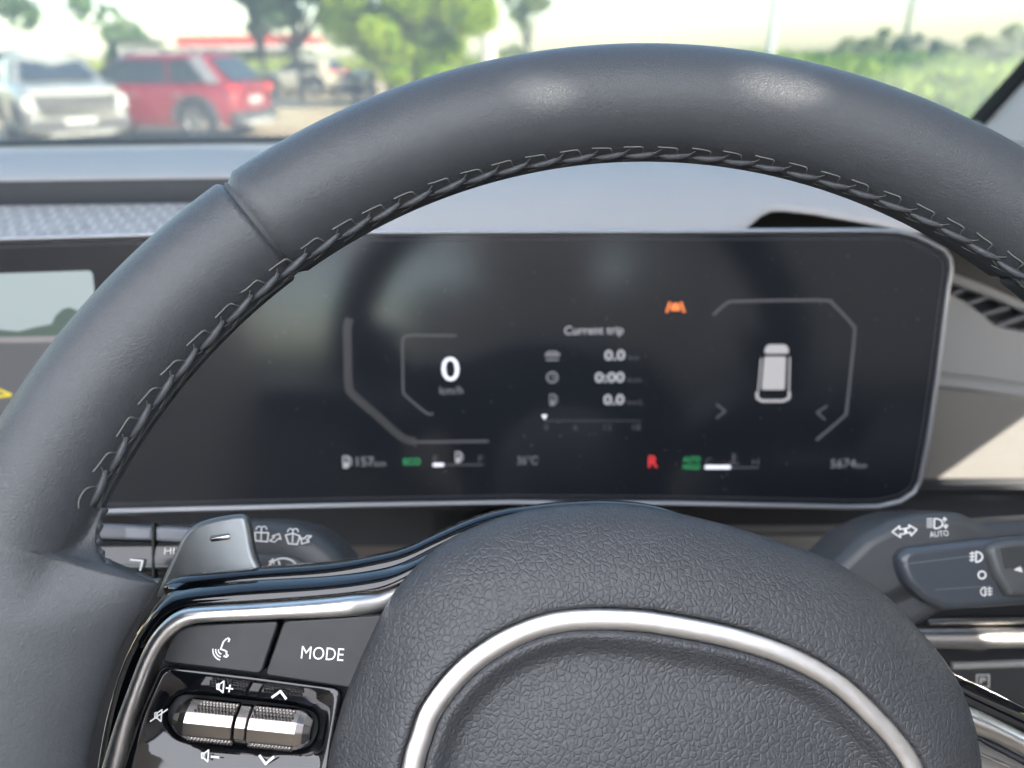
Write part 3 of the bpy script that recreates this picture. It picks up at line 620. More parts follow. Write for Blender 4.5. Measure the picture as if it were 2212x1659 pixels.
# lower fascia below the display
def fq(name, pts, h0, h1, bev, mat_, r=0): return fp(name, pts, h0, h1, bev, mat_, r)
fq('lower_fascia', [(-600, 1130), (200, 1110), (1100, 1092), (2600, 1100), (2600, 1900), (-600, 1900)], -.05, -.030, 0, M['fascia'])
mb = MB(); boxmb(mb, -1.25, -.62, .372, .40, CAM.z-.40, CAM.z-.092); mb.build('passenger_fascia', M['dashdark'], dash)
fq('fascia_strip', [(700, 1178), (880, 1172), (930, 1170), (930, 1200), (700, 1210)], -.03, -.022, .002, mat('brown_trim', (.10, .085, .078), .4))
fq('vent_body', [(925, 1100), (1080, 1096), (1080, 1200), (935, 1200)], -.03, -.020, .002, M['dashdark'])
fq('vent_strip', [(1440, 1138), (1860, 1136), (1906, 1116), (1914, 1122), (1870, 1152), (1440, 1156)], -.03, -.018, .0015, mat('vent_strip_grey', (.16, .16, .165), .35))
fq('vent_blade', [(1440, 1104), (1840, 1106), (1850, 1116), (1440, 1118)], -.03, -.021, .001, M['dashdark'])
fq('vent_blade', [(1440, 1122), (1790, 1122), (1790, 1128), (1440, 1128)], -.03, -.021, .001, M['fascia'])
fq('sun_patch_panel', [(1640, 1160), (1806, 1160), (1818, 1168), (1814, 1190), (1800, 1203), (1640, 1205)], -.03, -.017, .003, mat('sun_patch_tone', (.22, .215, .20), .5), 6)  # sunlit patch of the lower dash, painted as a pale panel
# silver vent strip and switch bank at the lower right
SPp = Pl(P(2100, 1380, .30), (1, 0, 0), (0, math.sin(R(20)), math.cos(R(20))))
def sp(name, pts, h0, h1, bev, mat_, r=0):
    q = rnd(pts, r) if r else pts; mb = MB(); slab(mb, SPp, uvs(SPp, q, h1), h0, h1, bev); return mb.build(name, mat_, dash)
sp('switch_bank', [(1880, 1325), (2500, 1290), (2500, 1700), (1880, 1700)], -.03, -.004, 0, M['dashdark'])
mb = MB(); sweep(mb, [SPp.P(u, v, .000) for u, v in ((1900, 1379), (2040, 1378), (2180, 1377), (2330, 1375), (2500, 1372))], half_round(.0040, .0038, 14, .004), SPp.n); mb.build('silver_bar', M['satin'], dash)
mb = MB(); sweep(mb, [SPp.P(u, v, -.002) for u, v in ((2003, 1345), (2010, 1344), (2110, 1342), (2230, 1340), (2350, 1338))], half_round(.0014, .0018, 10, .003), SPp.n); mb.build('thin_silver_bar', M['chrome'], dash)
mb = MB(); sweep(mb, [SPp.P(u, v, -.003) for u, v in ((2056, 1439), (2120, 1437), (2200, 1434), (2290, 1432))], half_round(.0014, .0012, 8, .003), SPp.n); mb.build('switch_edge', mat('switch_edge_grey', (.42, .41, .40), .35), dash)
sp('switch_button', [(2056, 1446), (2300, 1440), (2300, 1560), (2056, 1560)], -.006, -.0025, .001, M['stalk'], 6)
mb = MB(); text(mb, SPp, 'P', 2123, 1470, 14, 15, -.0024, bold=.03); stroke(mb, SPp, [(2110, 1458), (2136, 1458), (2136, 1484), (2110, 1484)], 3, -.0024, closed=True); mb.build('switch_symbol', M['ink'], dash)
# ================================================================== STALKS
def podobj(name, pl, outline, hb0, ht, mat_, parent, cen, p=2.4, skirt=.02, sm=5):
    q = spline([Vector(x) for x in outline], sm, True); c = Vector(pl.uv(*cen, ht)); o2 = [Vector(pl.uv(a.x, a.y, hb0)) for a in q]
    mb = MB(); rws = [[pl.w(*(c+(a-c)*.97), hb0-skirt) for a in o2]]
    for s in (1, .985, .95, .9, .82, .7, .5, .25, .02):
        hh = hb0+(ht-hb0)*(1-s**p)**(1/p); rws.append([pl.w(*(c+(a-c)*s), hh) for a in o2])
    grid(mb, rws, closed_u=True, cap1=True); return mb.build(name, mat_, parent)
# wiper stalk (left)
LP = Pl(P(450, 1190, .262), WP.ex, WP.ey)
wip = thing('wiper_stalk', 'dark grey wiper stalk with white wiper symbols behind the paddle shifter', 'stalk', LP.o)
hb1 = .0
podobj('pod', LP, [(500, 1135), (536, 1124), (588, 1124), (656, 1133), (697, 1151), (728, 1175), (762, 1212), (790, 1260), (700, 1300), (560, 1300), (500, 1240)], -.012, 0, M['stalk'], wip, (620, 1205), 3.5)
mb = MB()    # barrel
pa_ = LP.P(100, 1205, -.008); pb_ = LP.P(560, 1200, -.010); pts = [pa_.lerp(pb_, t) for t in (0, .2, .4, .56, .562, .6, .8, 1)]
tube(mb, pts, lambda t: .0118, 26); mb.build('barrel', mat('stalk_gloss', (.012, .013, .015), .16, coat=.3), wip)
mb = MB(); slab(mb, LP, uvs(LP, [(120, 1131), (330, 1138), (330, 1168), (120, 1160)], .002), -.008, .0028, .0012); slab(mb, LP, uvs(LP, [(336, 1138), (470, 1146), (470, 1176), (336, 1168)], .002), -.008, .0024, .0012)
bt = mb.build('barrel_cap', mat('stalk_bluegrey', (.16, .17, .19), .4), wip)
mb = MB()
for k in range(6): stroke(mb, LP, [(185, 1137+k*4.2), (271, 1140+k*4.2)], 1.5, .0028, .0002)
mb.build('grip_ribs', M['button'], bt)
mb = MB(); sweep(mb, [LP.P(333, v, .0018) for v in (1130, 1160, 1200, 1250)], half_round(.0007, .0012, 6), LP.n); mb.build('barrel_joint', M['button'], wip)
mb = MB(); text(mb, LP, 'HI', 366, 1190, 22, 14, .0042); stroke(mb, LP, [(282, 1209), (308, 1211), (303, 1232)], 3.5, .0040)
mb.build('speed_marks', M['ink'], wip)
podobj('mist_switch', LP, [(545, 1196), (580, 1193), (629, 1198), (653, 1206), (664, 1222), (640, 1260), (560, 1260)], -.002, .0016, M['stalk'], wip, (605, 1226), 4, .004)
mb = MB(); hw = .0010
def washer(u, v, r_):
    for k in (-1, 1): stroke(mb, LP, arc(u+k*5.5, v-16, 6, 7, 0 if k > 0 else 180, 180 if k > 0 else 0, 6), 2.2, hw)
    stroke(mb, LP, [(u, v-20), (u-1, v+6)], 2.6, hw)
    if r_: stroke(mb, LP, [(u-14, v-10), (u+15, v-9), (u+13, v+10), (u-13, v+8)], 3, hw, closed=True)
    else: stroke(mb, LP, [(u-16, v-9), (u, v-13), (u+15, v-7), (u+9, v+11), (u-10, v+9)], 3, hw, closed=True)
def arrow(u, v, d):
    q = [(-12, 6), (-2, -2), (-7, -4), (8, -9), (12, 3), (7, 1), (-2, 9)] if d else [(12, -9), (2, -1), (7, 3), (-9, 8), (-11, -5), (-5, -3), (3, -10)]
    stroke(mb, LP, [(u+a, v+b) for a, b in q], 2.6, hw, closed=True)
washer(565, 1160, True); arrow(595, 1162, True); washer(633, 1165, False); arrow(661, 1167, False)
mb.build('washer_symbols', M['ink'], wip)
mb = MB(); hw2 = .0021
stroke(mb, LP, arc(612, 1232, 32, 26, 155, 25, 10)+[(612+8, 1232)], 3.4, hw2, closed=False); stroke(mb, LP, [(584, 1220), (592, 1234)], 3.4, hw2); stroke(mb, LP, [(602, 1212), (607, 1232)], 4, hw2); stroke(mb, LP, [(575, 1232), (590, 1208), (582, 1214)], 3.4, hw2); stroke(mb, LP, [(590, 1208), (592, 1218)], 3.4, hw2)
mb.build('wiper_symbol', M['ink'], wip)
# light stalk (right)
RP = Pl(P(2050, 1220, .268), WP.ex, WP.ey)
ls = thing('light_stalk', 'grey indicator and headlamp stalk with AUTO lettering to the right of the steering wheel', 'stalk', RP.o)
mb = MB(); q = rnd([(1700, 1360), (1790, 1225), (1866, 1153), (1928, 1123), (1975, 1110), (2064, 1105), (2092, 1112), (2122, 1130), (2212, 1124), (2420, 1112), (2420, 1300), (2212, 1306), (2037, 1322), (1900, 1400)], 12)
slab(mb, RP, uvs(RP, q, -.004), -.030, -.002, .005); mb.build('pod', M['stalk'], ls)
mb = MB(); q = rnd([(1934, 1200), (1950, 1183), (2212, 1154), (2420, 1135), (2420, 1290), (2212, 1304), (2037, 1318), (1990, 1298), (1950, 1260), (1936, 1225)], 14)
rws = []; NB = len(q); q3 = uvs(RP, q, .0); cc = Vector(RP.uv(2180, 1235, 0))
slab(mb, RP, q3, -.004, .0030, .0028); rot = mb.build('lamp_barrel', mat('barrel_plastic', (.055, .062, .072), .28, coat=.2, bump=('noise', 2000, .00002)), ls)
mb = MB(); stroke(mb, RP, [(1946, 1212), (1960, 1218), (2140, 1196)], 2, .0031); stroke(mb, RP, [(2020, 1274), (2140, 1266)], 1.6, .0031); mb.build('barrel_facet_edges', mat('facet_edge', (.12, .13, .14), .3), rot)
mb = MB(); q = rnd([(2133, 1190), (2140, 1176), (2180, 1166), (2420, 1148), (2420, 1270), (2180, 1290), (2150, 1240)], 8); slab(mb, RP, uvs(RP, q, .006), .0, .0070, .0022); ring = mb.build('twist_ring', mat('ring_plastic', (.085, .088, .09), .36), ls)
mb = MB()
for k in range(11): stroke(mb, RP, [(2162+k*.8, 1185+k*4.1), (2300, 1176+k*4.1)], 1.6, .0070, .0005)
mb.build('grip_ribs', M['stalk'], ring)
mb = MB(); fillp(mb, RP, [(2190, 1231), (2204, 1221), (2209, 1237)], .0071); mb.build('pointer', M['ink'], ring)
mb = MB(); hr = -.0018
stroke(mb, RP, [(1927, 1149), (1943, 1136), (1943, 1143), (1954, 1142), (1955, 1153), (1944, 1154), (1945, 1161)], 2.8, hr, closed=True)
stroke(mb, RP, [(1980, 1144), (1963, 1134), (1964, 1140), (1957, 1141), (1958, 1151), (1966, 1150), (1968, 1157)], 2.8, hr, closed=True)
for k in range(5): stroke(mb, RP, [(2002, 1121+k*4.6), (2014, 1120+k*4.6)], 1.7, hr)
stroke(mb, RP, [(2018, 1121)]+arc(2021, 1131, 15, 10.5, 85, -85, 9)+[(2018, 1141)], 2.8, hr, closed=True)
stroke(mb, RP, [(2040, 1120), (2041, 1127)], 2.4, hr); stroke(mb, RP, [(2036, 1124), (2040, 1118), (2045, 1123)], 2.2, hr); stroke(mb, RP, [(2042, 1132), (2043, 1139)], 2.4, hr); stroke(mb, RP, [(2037, 1135), (2043, 1141), (2047, 1134)], 2.2, hr)
text(mb, RP, 'AUTO', 2028, 1153, 41, 11.5, hr, rot=4, bold=0); mb.build('lamp_symbols', M['ink'], ls)
mb = MB(); hr = .0032
stroke(mb, RP, arc(2108, 1203, 14, 11, 90, -90, 9), 3.6, hr, closed=True)
for k in range(3): stroke(mb, RP, [(2095, 1196+k*7), (2104, 1195+k*7)], 2.8, hr)
stroke(mb, RP, [(2100, 1192), (2099, 1213)], 2.4, hr)
stroke(mb, RP, arc(2121, 1242, 8, 8, 0, 360, 18), 3.2, hr)
stroke(mb, RP, arc(2128, 1278, 10, 9, 90, 270, 9), 2.4, hr, closed=True)
for k in range(3): stroke(mb, RP, [(2131, 1272+k*6), (2143, 1271+k*6)], 2, hr)
stroke(mb, RP, [(2137, 1268), (2138, 1287)], 2, hr); mb.build('fog_lamp_symbols', M['ink'], rot)
# column shroud between the stalks
mb = MB(); c = WO-WP.n*.10; rws = []
for k, (r_, hh) in enumerate(((.050, 0), (.056, -.03), (.060, -.10), (.065, -.2))): rws.append([c+WP.ex*(r_*1.15*math.cos(a))+WP.ey*(r_*math.sin(a)-.0)+WP.n*hh for a in [2*math.pi*i/32 for i in range(32)]])
grid(mb, rws, closed_u=True, cap0=True, cap1=True); tag(mb.build('steering_column', M['fascia']), 'dark plastic steering column shroud behind the wheel hub', 'steering column')
# ================================================================== CABIN SHELL
cab = thing('car_cabin', 'cabin of the car with light pillar trim and dusty windscreen above the dashboard', 'car', (0, 0, 0))
def quadbox(mb, c4, n, t):    # thin box from four corners, thickness t along n
    a = [Vector(p) for p in c4]; b = [p+Vector(n)*t for p in a]
    mb.add(a+b, [(0, 1, 2, 3), (7, 6, 5, 4), (0, 4, 5, 1), (1, 5, 6, 2), (2, 6, 7, 3), (3, 7, 4, 0)], False)
zc = CAM.z
wb0 = Vector((-1.45, .80, zc-.088)); wb1 = Vector((.55, .80, zc-.088)); wt1 = Vector((.40, .16, zc+.34)); wt0 = Vector((-1.30, .16, zc+.34))
wn = (wb1-wb0).cross(wt0-wb0).normalized()
mb = MB(); quadbox(mb, [wb0, wb1, wt1, wt0], wn, .004); mb.build('windscreen', M['windscreen'], cab)
mb = MB(); quadbox(mb, [(-1.4, .775, zc-.079), (.6, .775, zc-.079), (.6, .79, zc-.0775), (-1.4, .79, zc-.0775)], (0, 0, 1), .0035); mb.build('windscreen_seal', M['rubber'], cab)
# A pillar
A_ = [P(2106, 262, .64), P(2212, 146, .60), P(2500, -170, .48)]; B_ = [P(2128, 270, .64), P(2230, 158, .60), P(2530, -160, .48)]
C_ = [P(2290, 330, .58), P(2420, 215, .52), P(2900, -120, .40)]
mb = MB(); grid(mb, [[a-CX*.004+F*.01, a, b, b+F*.012] for a, b in zip(A_, B_)]); mb.build('pillar_seal', M['rubber'], cab)
D_ = [P(2470, 560, .50), P(2650, 300, .44), P(3200, 0, .34)]
A0_ = [P(2075, 330, .66)]+A_; 
def pil(k): 
    b, c_, d_ = B_[k], C_[k], D_[k]; return [b+F*.03, b+F*.003, b.lerp(c_, .12)-F*.010, b.lerp(c_, .5)-F*.022, c_-F*.02, c_.lerp(d_, .5)-F*.005, d_, d_+F*.05]
rw = [pil(k) for k in range(3)]; base = [p+(rw[0][i]-rw[1][i])*.9 for i, p in enumerate(rw[0])]
mb = MB(); grid(mb, [base]+rw); mb.build('pillar_trim', M['liner'], cab)
XL, XR = -1.15, .50; ZR = zc+.345
for q_ in ([(XL, .17), (XR, .17), (XR, .04), (XL, .04)], [(XL, -2.3), (XR, -2.3), (XR, -2.6), (XL, -2.6)], [(XL, .04), (XL+.08, .04), (XL+.08, -2.3), (XL, -2.3)], [(XR-.07, .04), (XR, .04), (XR, -2.3), (XR-.07, -2.3)]):
    mb = MB(); quadbox(mb, [(a, b, ZR) for a, b in q_], (0, 0, 1), .05); mb.build('roof', M['liner'], cab)
shm = mat('added_shade_cloth', (.75, .74, .72), .9); n_ = shm.node_tree; t_ = n_.nodes.new('ShaderNodeBsdfTranslucent'); t_.inputs[0].default_value = (.96, .93, .90, 1); x_ = n_.nodes.new('ShaderNodeMixShader'); x_.inputs[0].default_value = .88
n_.links.new(n_.nodes['Principled BSDF'].outputs[0], x_.inputs[1]); n_.links.new(t_.outputs[0], x_.inputs[2]); n_.links.new(x_.outputs[0], n_.nodes['Material Output'].inputs[0])
mb = MB(); mb.add([(XL+.08, .04, ZR+.02), (XR-.07, .04, ZR+.02), (XR-.07, -2.3, ZR+.02), (XL+.08, -2.3, ZR+.02)], [(0, 1, 2, 3)], False); mb.build('added_roof_shade', shm, cab)  # added translucent cloth that spreads daylight as soft fill in the cabin
M['doorm'] = mat('door_lining', (.10, .10, .10), .6)
ZS = zc-.16
for x, nm in ((XL, -1), (XR, 1)):
    mb = MB(); quadbox(mb, [(x, .42, .35), (x, -2.6, .35), (x, -2.6, ZS), (x, .42, ZS)], (nm, 0, 0), .09); mb.build('door', M['doorm'], cab)
    for y0, y1 in ((-.62, -.50), (-1.5, -1.38), (-2.6, -2.4)):
        mb = MB(); quadbox(mb, [(x, y0, ZS), (x, y1, ZS), (x, y1, ZR), (x, y0, ZR)], (nm, 0, 0), .05); mb.build('side_pillar', M['liner'], cab)
mb = MB(); quadbox(mb, [(XL, -2.6, .35), (XR, -2.6, .35), (XR, -2.6, zc-.05), (XL, -2.6, zc-.05)], (0, -1, 0), .08); mb.build('tailgate', M['doorm'], cab)
mb = MB(); quadbox(mb, [(XL, .9, .30), (XR, .9, .30), (XR, -2.6, .30), (XL, -2.6, .30)], (0, 0, -1), .05); mb.build('floor_carpet', M['doorm'], cab)
# added sun blind over the right-hand windows, holes shaped to cast the sun patches
SD = Vector((.72, -.50, .44)).normalized()
XB = XR-.006
def back(p):
    t = (XB-p.x)/SD.x; q = p+SD*t; return (q.y, q.z)
holes = []
holes.append([back(FP.P(u, v, .001)) for u, v in ((2012, 1046), (2212, 905), (2420, 770), (2600, 1046), (2300, 1060))])
def ell(pl, u, v, a, b, rot, h, n=18): return [back(pl.P(u+a*math.cos(t)*math.cos(R(rot))-b*math.sin(t)*math.sin(R(rot)), v+a*math.cos(t)*math.sin(R(rot))+b*math.sin(t)*math.cos(R(rot)), h)) for t in [2*math.pi*k/n for k in range(n)]]
def perf(u, v, a, b, rot, rmax, sp, h):      # small holes added to the cloth for a soft sun spot on the rim
    O = Pl(WP.P(u, v, h), WP.ex, WP.ey); ca, sa = math.cos(R(-rot)), math.sin(R(-rot)); A = WP.px(u, v, a, h); B = WP.px(u, v, b, h)
    c0 = Vector(back(O.w(0, 0))); ea = Vector(back(O.w(A*ca, A*sa)))-c0; eb = Vector(back(O.w(-B*sa, B*ca)))-c0; det = ea.x*eb.y-ea.y*eb.x
    n = int(.05/sp)
    for i in range(-n, n+1):
        for j in range(-n, n+1):
            q = Vector(((i+.5*(j % 2))*sp, j*sp*.87)); x = (q.x*eb.y-q.y*eb.x)/det; y = (ea.x*q.y-ea.y*q.x)/det; d_ = x*x+y*y
            if d_ > 1: continue
            rr = rmax*(1-d_**2*.7); holes.append([(c0.x+q.x+rr*math.cos(t), c0.y+q.y+rr*math.sin(t)) for t in [2*math.pi*k/8 for k in range(8)]])
perf(1690, 178, 125, 50, 10, .00130, .0028, fr_); perf(1172, 190, 95, 40, 8, .00128, .0028, fr_)
holes.append(ell(SPp, 2190, 1377, 60, 22, 0, .004))
cu = bpy.data.curves.new('blind', 'CURVE'); cu.dimensions = '2D'; cu.fill_mode = 'BOTH'; cu.extrude = .0005
for lp in [[(.60, ZS-.02), (.60, ZR), (-2.4, ZR), (-2.4, ZS-.02)]]+holes:
    sp_ = cu.splines.new('POLY'); sp_.points.add(len(lp)-1); sp_.use_cyclic_u = True
    for q_, p_ in zip(sp_.points, lp): q_.co = (p_[0], p_[1], 0, 1)
ob = bpy.data.objects.new('b', cu); COL.objects.link(ob); bpy.context.view_layer.update()
me = bpy.data.meshes.new_from_object(ob.evaluated_get(bpy.context.evaluated_depsgraph_get())); mb = MB(); mb.add([(XB+x.co.z, x.co.x, x.co.y) for x in me.vertices], [tuple(p_.vertices) for p_ in me.polygons], False)
bpy.data.objects.remove(ob); bpy.data.curves.remove(cu)
blm = mat('added_blind_cloth', (.30, .29, .28), .9); n_ = blm.node_tree; t_ = n_.nodes.new('ShaderNodeBsdfTranslucent'); t_.inputs[0].default_value = (.55, .54, .52, 1); x_ = n_.nodes.new('ShaderNodeMixShader'); x_.inputs[0].default_value = .22
n_.links.new(n_.nodes['Principled BSDF'].outputs[0], x_.inputs[1]); n_.links.new(t_.outputs[0], x_.inputs[2]); n_.links.new(x_.outputs[0], n_.nodes['Material Output'].inputs[0])
mb.build('added_sun_blind', blm, cab)
mb = MB(); quadbox(mb, [(XL+.006, .42, ZS-.02), (XL+.006, -2.4, ZS-.02), (XL+.006, -2.4, ZR), (XL+.006, .42, ZR)], (1, 0, 0), .002); mb.build('added_sun_blind', blm, cab)  # added blind, keeps the bright left windows out of the display glass
def seat(x, y, lab):
    t = thing('front_seat', lab, 'seat', (x, y, .62), group='front seats')
    def rb(name, dims, loc, rx):
        mb = MB(); pl = Pl(Vector((x, y, .62))+Vector(loc), (1, 0, 0), (0, math.sin(rx), math.cos(rx)))
        w_, h_ = dims[0]/2, dims[1]/2; q = rnd([(-w_, -h_), (w_, -h_), (w_, h_), (-w_, h_)], .08, 5); slab(mb, pl, q, -dims[2]/2, dims[2]/2, .045); mb.build(name, M['seat'], t)
    rb('cushion', (.52, .5, .16), (0, .22, .10), R(80)); rb('backrest', (.50, .66, .14), (0, -.06, .50), R(-18)); rb('headrest', (.27, .18, .10), (0, -.19, .92), R(-12))
seat(.05, -.55, 'beige leather driver seat behind the steering wheel'); seat(-.75, -.55, 'beige leather front passenger seat beside the driver seat')
# ================================================================== OUTSIDE
def amat(name, c1, c2, rough=.7, trans=.35, patch=0):
    m_ = bpy.data.materials.new(name); m_.use_nodes = True; nt = m_.node_tree; b = nt.nodes['Principled BSDF']; o = nt.nodes['Material Output']
    g = nt.nodes.new('ShaderNodeNewGeometry'); mx = nt.nodes.new('ShaderNodeMix'); mx.data_type = 'RGBA'; mx.inputs[6].default_value = (*c1, 1); mx.inputs[7].default_value = (*c2, 1)
    
    if patch:
        tc = nt.nodes.new('ShaderNodeTexCoord'); n = nt.nodes.new('ShaderNodeTexNoise'); n.inputs['Scale'].default_value = patch; n.inputs['Detail'].default_value = 2; nt.links.new(tc.outputs['Object'], n.inputs['Vector'])
        mr = nt.nodes.new('ShaderNodeMapRange'); mr.inputs[1].default_value = .42; mr.inputs[2].default_value = .60; nt.links.new(n.outputs['Fac'], mr.inputs[0])
        mm = nt.nodes.new('ShaderNodeMix'); mm.inputs[0].default_value = .35; nt.links.new(mr.outputs[0], mm.inputs[2]); nt.links.new(g.outputs['Random Per Island'], mm.inputs[3]); nt.links.new(mm.outputs[0], mx.inputs[0])
    else: nt.links.new(g.outputs['Random Per Island'], mx.inputs[0])
    nt.links.new(mx.outputs[2], b.inputs['Base Color']); b.inputs['Roughness'].default_value = rough
    t = nt.nodes.new('ShaderNodeBsdfTranslucent'); nt.links.new(mx.outputs[2], t.inputs[0]); ms = nt.nodes.new('ShaderNodeMixShader'); ms.inputs[0].default_value = trans
    nt.links.new(b.outputs[0], ms.inputs[1]); nt.links.new(t.outputs[0], ms.inputs[2]); nt.links.new(ms.outputs[0], o.inputs[0]); return m_
def gmat(name, c1, c2, sc):
    m_ = mat(name, c1, .95); nt = m_.node_tree; b = nt.nodes['Principled BSDF']; tc = nt.nodes.new('ShaderNodeTexCoord'); n = nt.nodes.new('ShaderNodeTexNoise'); n.inputs['Scale'].default_value = sc; n.inputs['Detail'].default_value = 8
    nt.links.new(tc.outputs['Object'], n.inputs['Vector']); r_ = nt.nodes.new('ShaderNodeValToRGB'); r_.color_ramp.elements[0].color = (*c1, 1); r_.color_ramp.elements[1].color = (*c2, 1); r_.color_ramp.elements[0].position = .35; r_.color_ramp.elements[1].position = .65
    nt.links.new(n.outputs['Fac'], r_.inputs[0]); nt.links.new(r_.outputs[0], b.inputs['Base Color']); return m_
mb = MB(); mb.add([(-1500, -300, 0), (1500, -300, 0), (1500, 2500, 0), (-1500, 2500, 0)], [(0, 1, 2, 3)], False); tag(mb.build('ground', gmat('sandy_ground', (.50, .35, .19), (.66, .49, .29), .6)), kind='structure')
def at(u, y):       # ground position under picture column u at forward distance y
    d_ = F + CX*((u-CU)/FPX) + CY*((CV-125)/FPX); return d_.x/d_.y*y
# field sheet on the right
mb = MB(); mb.add([(3.2, 9, .02), (400, 9, .02), (900, 900, .02), (6, 900, .02), (3.6, 40, .02)], [(0, 1, 2, 3, 4)], False); tag(mb.build('field', gmat('field_soil', (.16, .20, .05), (.30, .32, .10), .3)), kind='structure')
mb = MB(); mb.add([(-900, 46, .02), (3, 46, .02), (5.5, 900, .02), (-900, 900, .02)], [(0, 1, 2, 3)], False); tag(mb.build('far_field', gmat('far_field_green', (.20, .25, .06), (.34, .36, .10), .1)), kind='structure')
def leafquads(mb, cs, n, size, sq=1.):
    for (c, r_) in cs:
        for _ in range(n):
            d_ = rng.normal(size=3); d_ /= np.linalg.norm(d_); k = rng.uniform(.45, 1)**.6; p = np.array(c)+d_*np.array(r_)*k
            a = rng.normal(size=3); a /= np.linalg.norm(a); b = np.cross(a, rng.normal(size=3)); b /= np.linalg.norm(b); s = size*rng.uniform(.6, 1.3)
            mb.add([p-a*s, p+b*s*.45, p+a*s, p-b*s*.45], [(0, 1, 2, 3)], False)
# grass and crop of the field
mb = MB(); gv = []
for _ in range(24000):
    y = 9+75*rng.uniform()**1.7; xm = 3.4+.03*y; x = xm+rng.uniform()*(y*.95+4); hgt = (.25+.4*rng.uniform()+.45*max(0, math.sin(x*.9+y*.5)*math.sin(y*.31-x*.4)))*(.75+.010*y); w_ = .07+.012*y*.6
    a = rng.uniform(0, 6.28); dx, dy = math.cos(a)*w_, math.sin(a)*w_; lx, ly = rng.normal(size=2)*.12
    mb.add([(x-dx, y-dy, 0), (x+dx, y+dy, 0), (x+dx*.7+lx, y+dy*.7+ly, hgt*.7), (x+lx*1.6, y+ly*1.6, hgt), (x-dx*.7+lx, y-dy*.7+ly, hgt*.6)], [(0, 1, 2, 3, 4)], False)
for _ in range(90):
    y = 10+55*rng.uniform()**1.5; x = 3.8+.05*y+rng.uniform()*(y*.8+2); r_ = rng.uniform(.25, .6)*(1+.012*y)
    leafquads(mb, [((x, y, r_*.8), (r_, r_, r_*.8))], 60, .07+.003*y)
tag(mb.build('tall_grass', amat('crop_leaves', (.04, .16, .03), (.42, .52, .05), patch=.5), clean=False), kind='stuff')
mb = MB()
for _ in range(5000):
    y = 47+40*rng.uniform(); x = -45+rng.uniform()*50; hgt = .5+.8*rng.uniform(); w_ = .35; a = rng.uniform(0, 6.28); dx, dy = math.cos(a)*w_, math.sin(a)*w_
    mb.add([(x-dx, y-dy, 0), (x+dx, y+dy, 0), (x+dx*.5, y+dy*.5, hgt), (x-dx*.5, y-dy*.5, hgt*.9)], [(0, 1, 2, 3)], False)
tag(mb.build('verge_grass', amat('verge_leaves', (.22, .30, .06), (.48, .48, .10)), clean=False), kind='stuff')
bark = mat('bark', (.10, .085, .07), .9, bump=('noise', 12, .05))
def tree(name, x, y, hgt, crown, n, size, lm, label, cat='tree', group=None, tr=.18, limbs=True):
    t = thing(name, label, cat, (x, y, 0), group=group)
    mb = MB(); top = Vector((x+.2, y, hgt*.62)); tube(mb, spline([Vector((x, y, -.1)), Vector((x+.1, y, hgt*.2)), Vector((x-.05, y, hgt*.4)), top], 4), lambda q: tr*(1-.55*q), 10)
    if limbs:
        for (c, r_) in crown[:9]:
            s = Vector((x, y, hgt*.3)); e = Vector((x+c[0], y+c[1], c[2])); tube(mb, spline([s, s.lerp(e, .5)+Vector((0, 0, -.2)), e], 3), lambda q: tr*.5*(1-.75*q)+.01, 6)
    mb.build('trunk', bark, t)
    mb = MB(); leafquads(mb, [((x+c[0], y+c[1], c[2]), r_) for c, r_ in crown], n, size); mb.build('crown', lm, t, clean=False); return t
lime = amat('lime_leaves', (.20, .36, .02), (.60, .70, .04), .55, .5); mid = amat('mid_leaves', (.06, .13, .06), (.16, .27, .10), .55, .3); dark = amat('dark_leaves', (.035, .075, .05), (.10, .16, .08)); pale = amat('haze_paled_leaves', (.24, .30, .14), (.42, .46, .22)); hazy = amat('haze_toned_leaves', (.12, .18, .12), (.26, .30, .18))  # pale and hazy leaves have distance haze mixed into their colours
def ball(n, cx, cz, rx, rz, r0, r1, ry=None):
    out = []
    for _ in range(n):
        a = rng.uniform(0, 6.28); k = rng.uniform()**.5; r_ = rng.uniform(r0, r1); out.append(((cx+math.cos(a)*rx*k, rng.uniform(-1, 1)*(ry or rx)*.7, cz+math.sin(a)*rz*k), (r_, r_, r_*.75)))
    return out
Y = 24; X = at(890, Y); k = Y/1600*1.1
tree('lime_tree', X, Y, 4.6, ball(34, 0, 2.7, 2.1, 1.7, .5, .9)+ball(6, .2, 1.3, 1.6, .5, .4, .6), 480, .12, lime, 'bright lime green leafy tree beside the parked motorcycles', tr=.14)
Y = 28; X = at(640, Y)
tree('dark_tree', X, Y, 5.2, ball(26, 0, 3.8, 2.5, 1.2, .5, .9)+ball(6, 1.4, 2.4, .9, .7, .4, .6), 380, .13, mid, 'dark green leafy tree behind the white hatchback', tr=.13)
Y = 30; X = at(566, Y)
tree('thin_tree', X, Y, 3.4, ball(9, -.1, 3.0, .45, 1.0, .3, .5), 260, .10, mid, 'slender dark tree left of the leafy trees with a bare trunk', tr=.10)
Y = 60; X = at(1140, Y)
tree('small_tree', X, Y, 5.5, ball(9, 0, 4.1, 1.0, .9, .5, .9)+[((-1.3, 0, 4.9), (.5, .5, .4)), ((1.2, 0, 4.7), (.6, .6, .5)), ((.1, 0, 5.4), (.3, .3, .7))], 90, .22, pale, 'small pale tree standing alone above the top of the steering wheel', tr=.12)
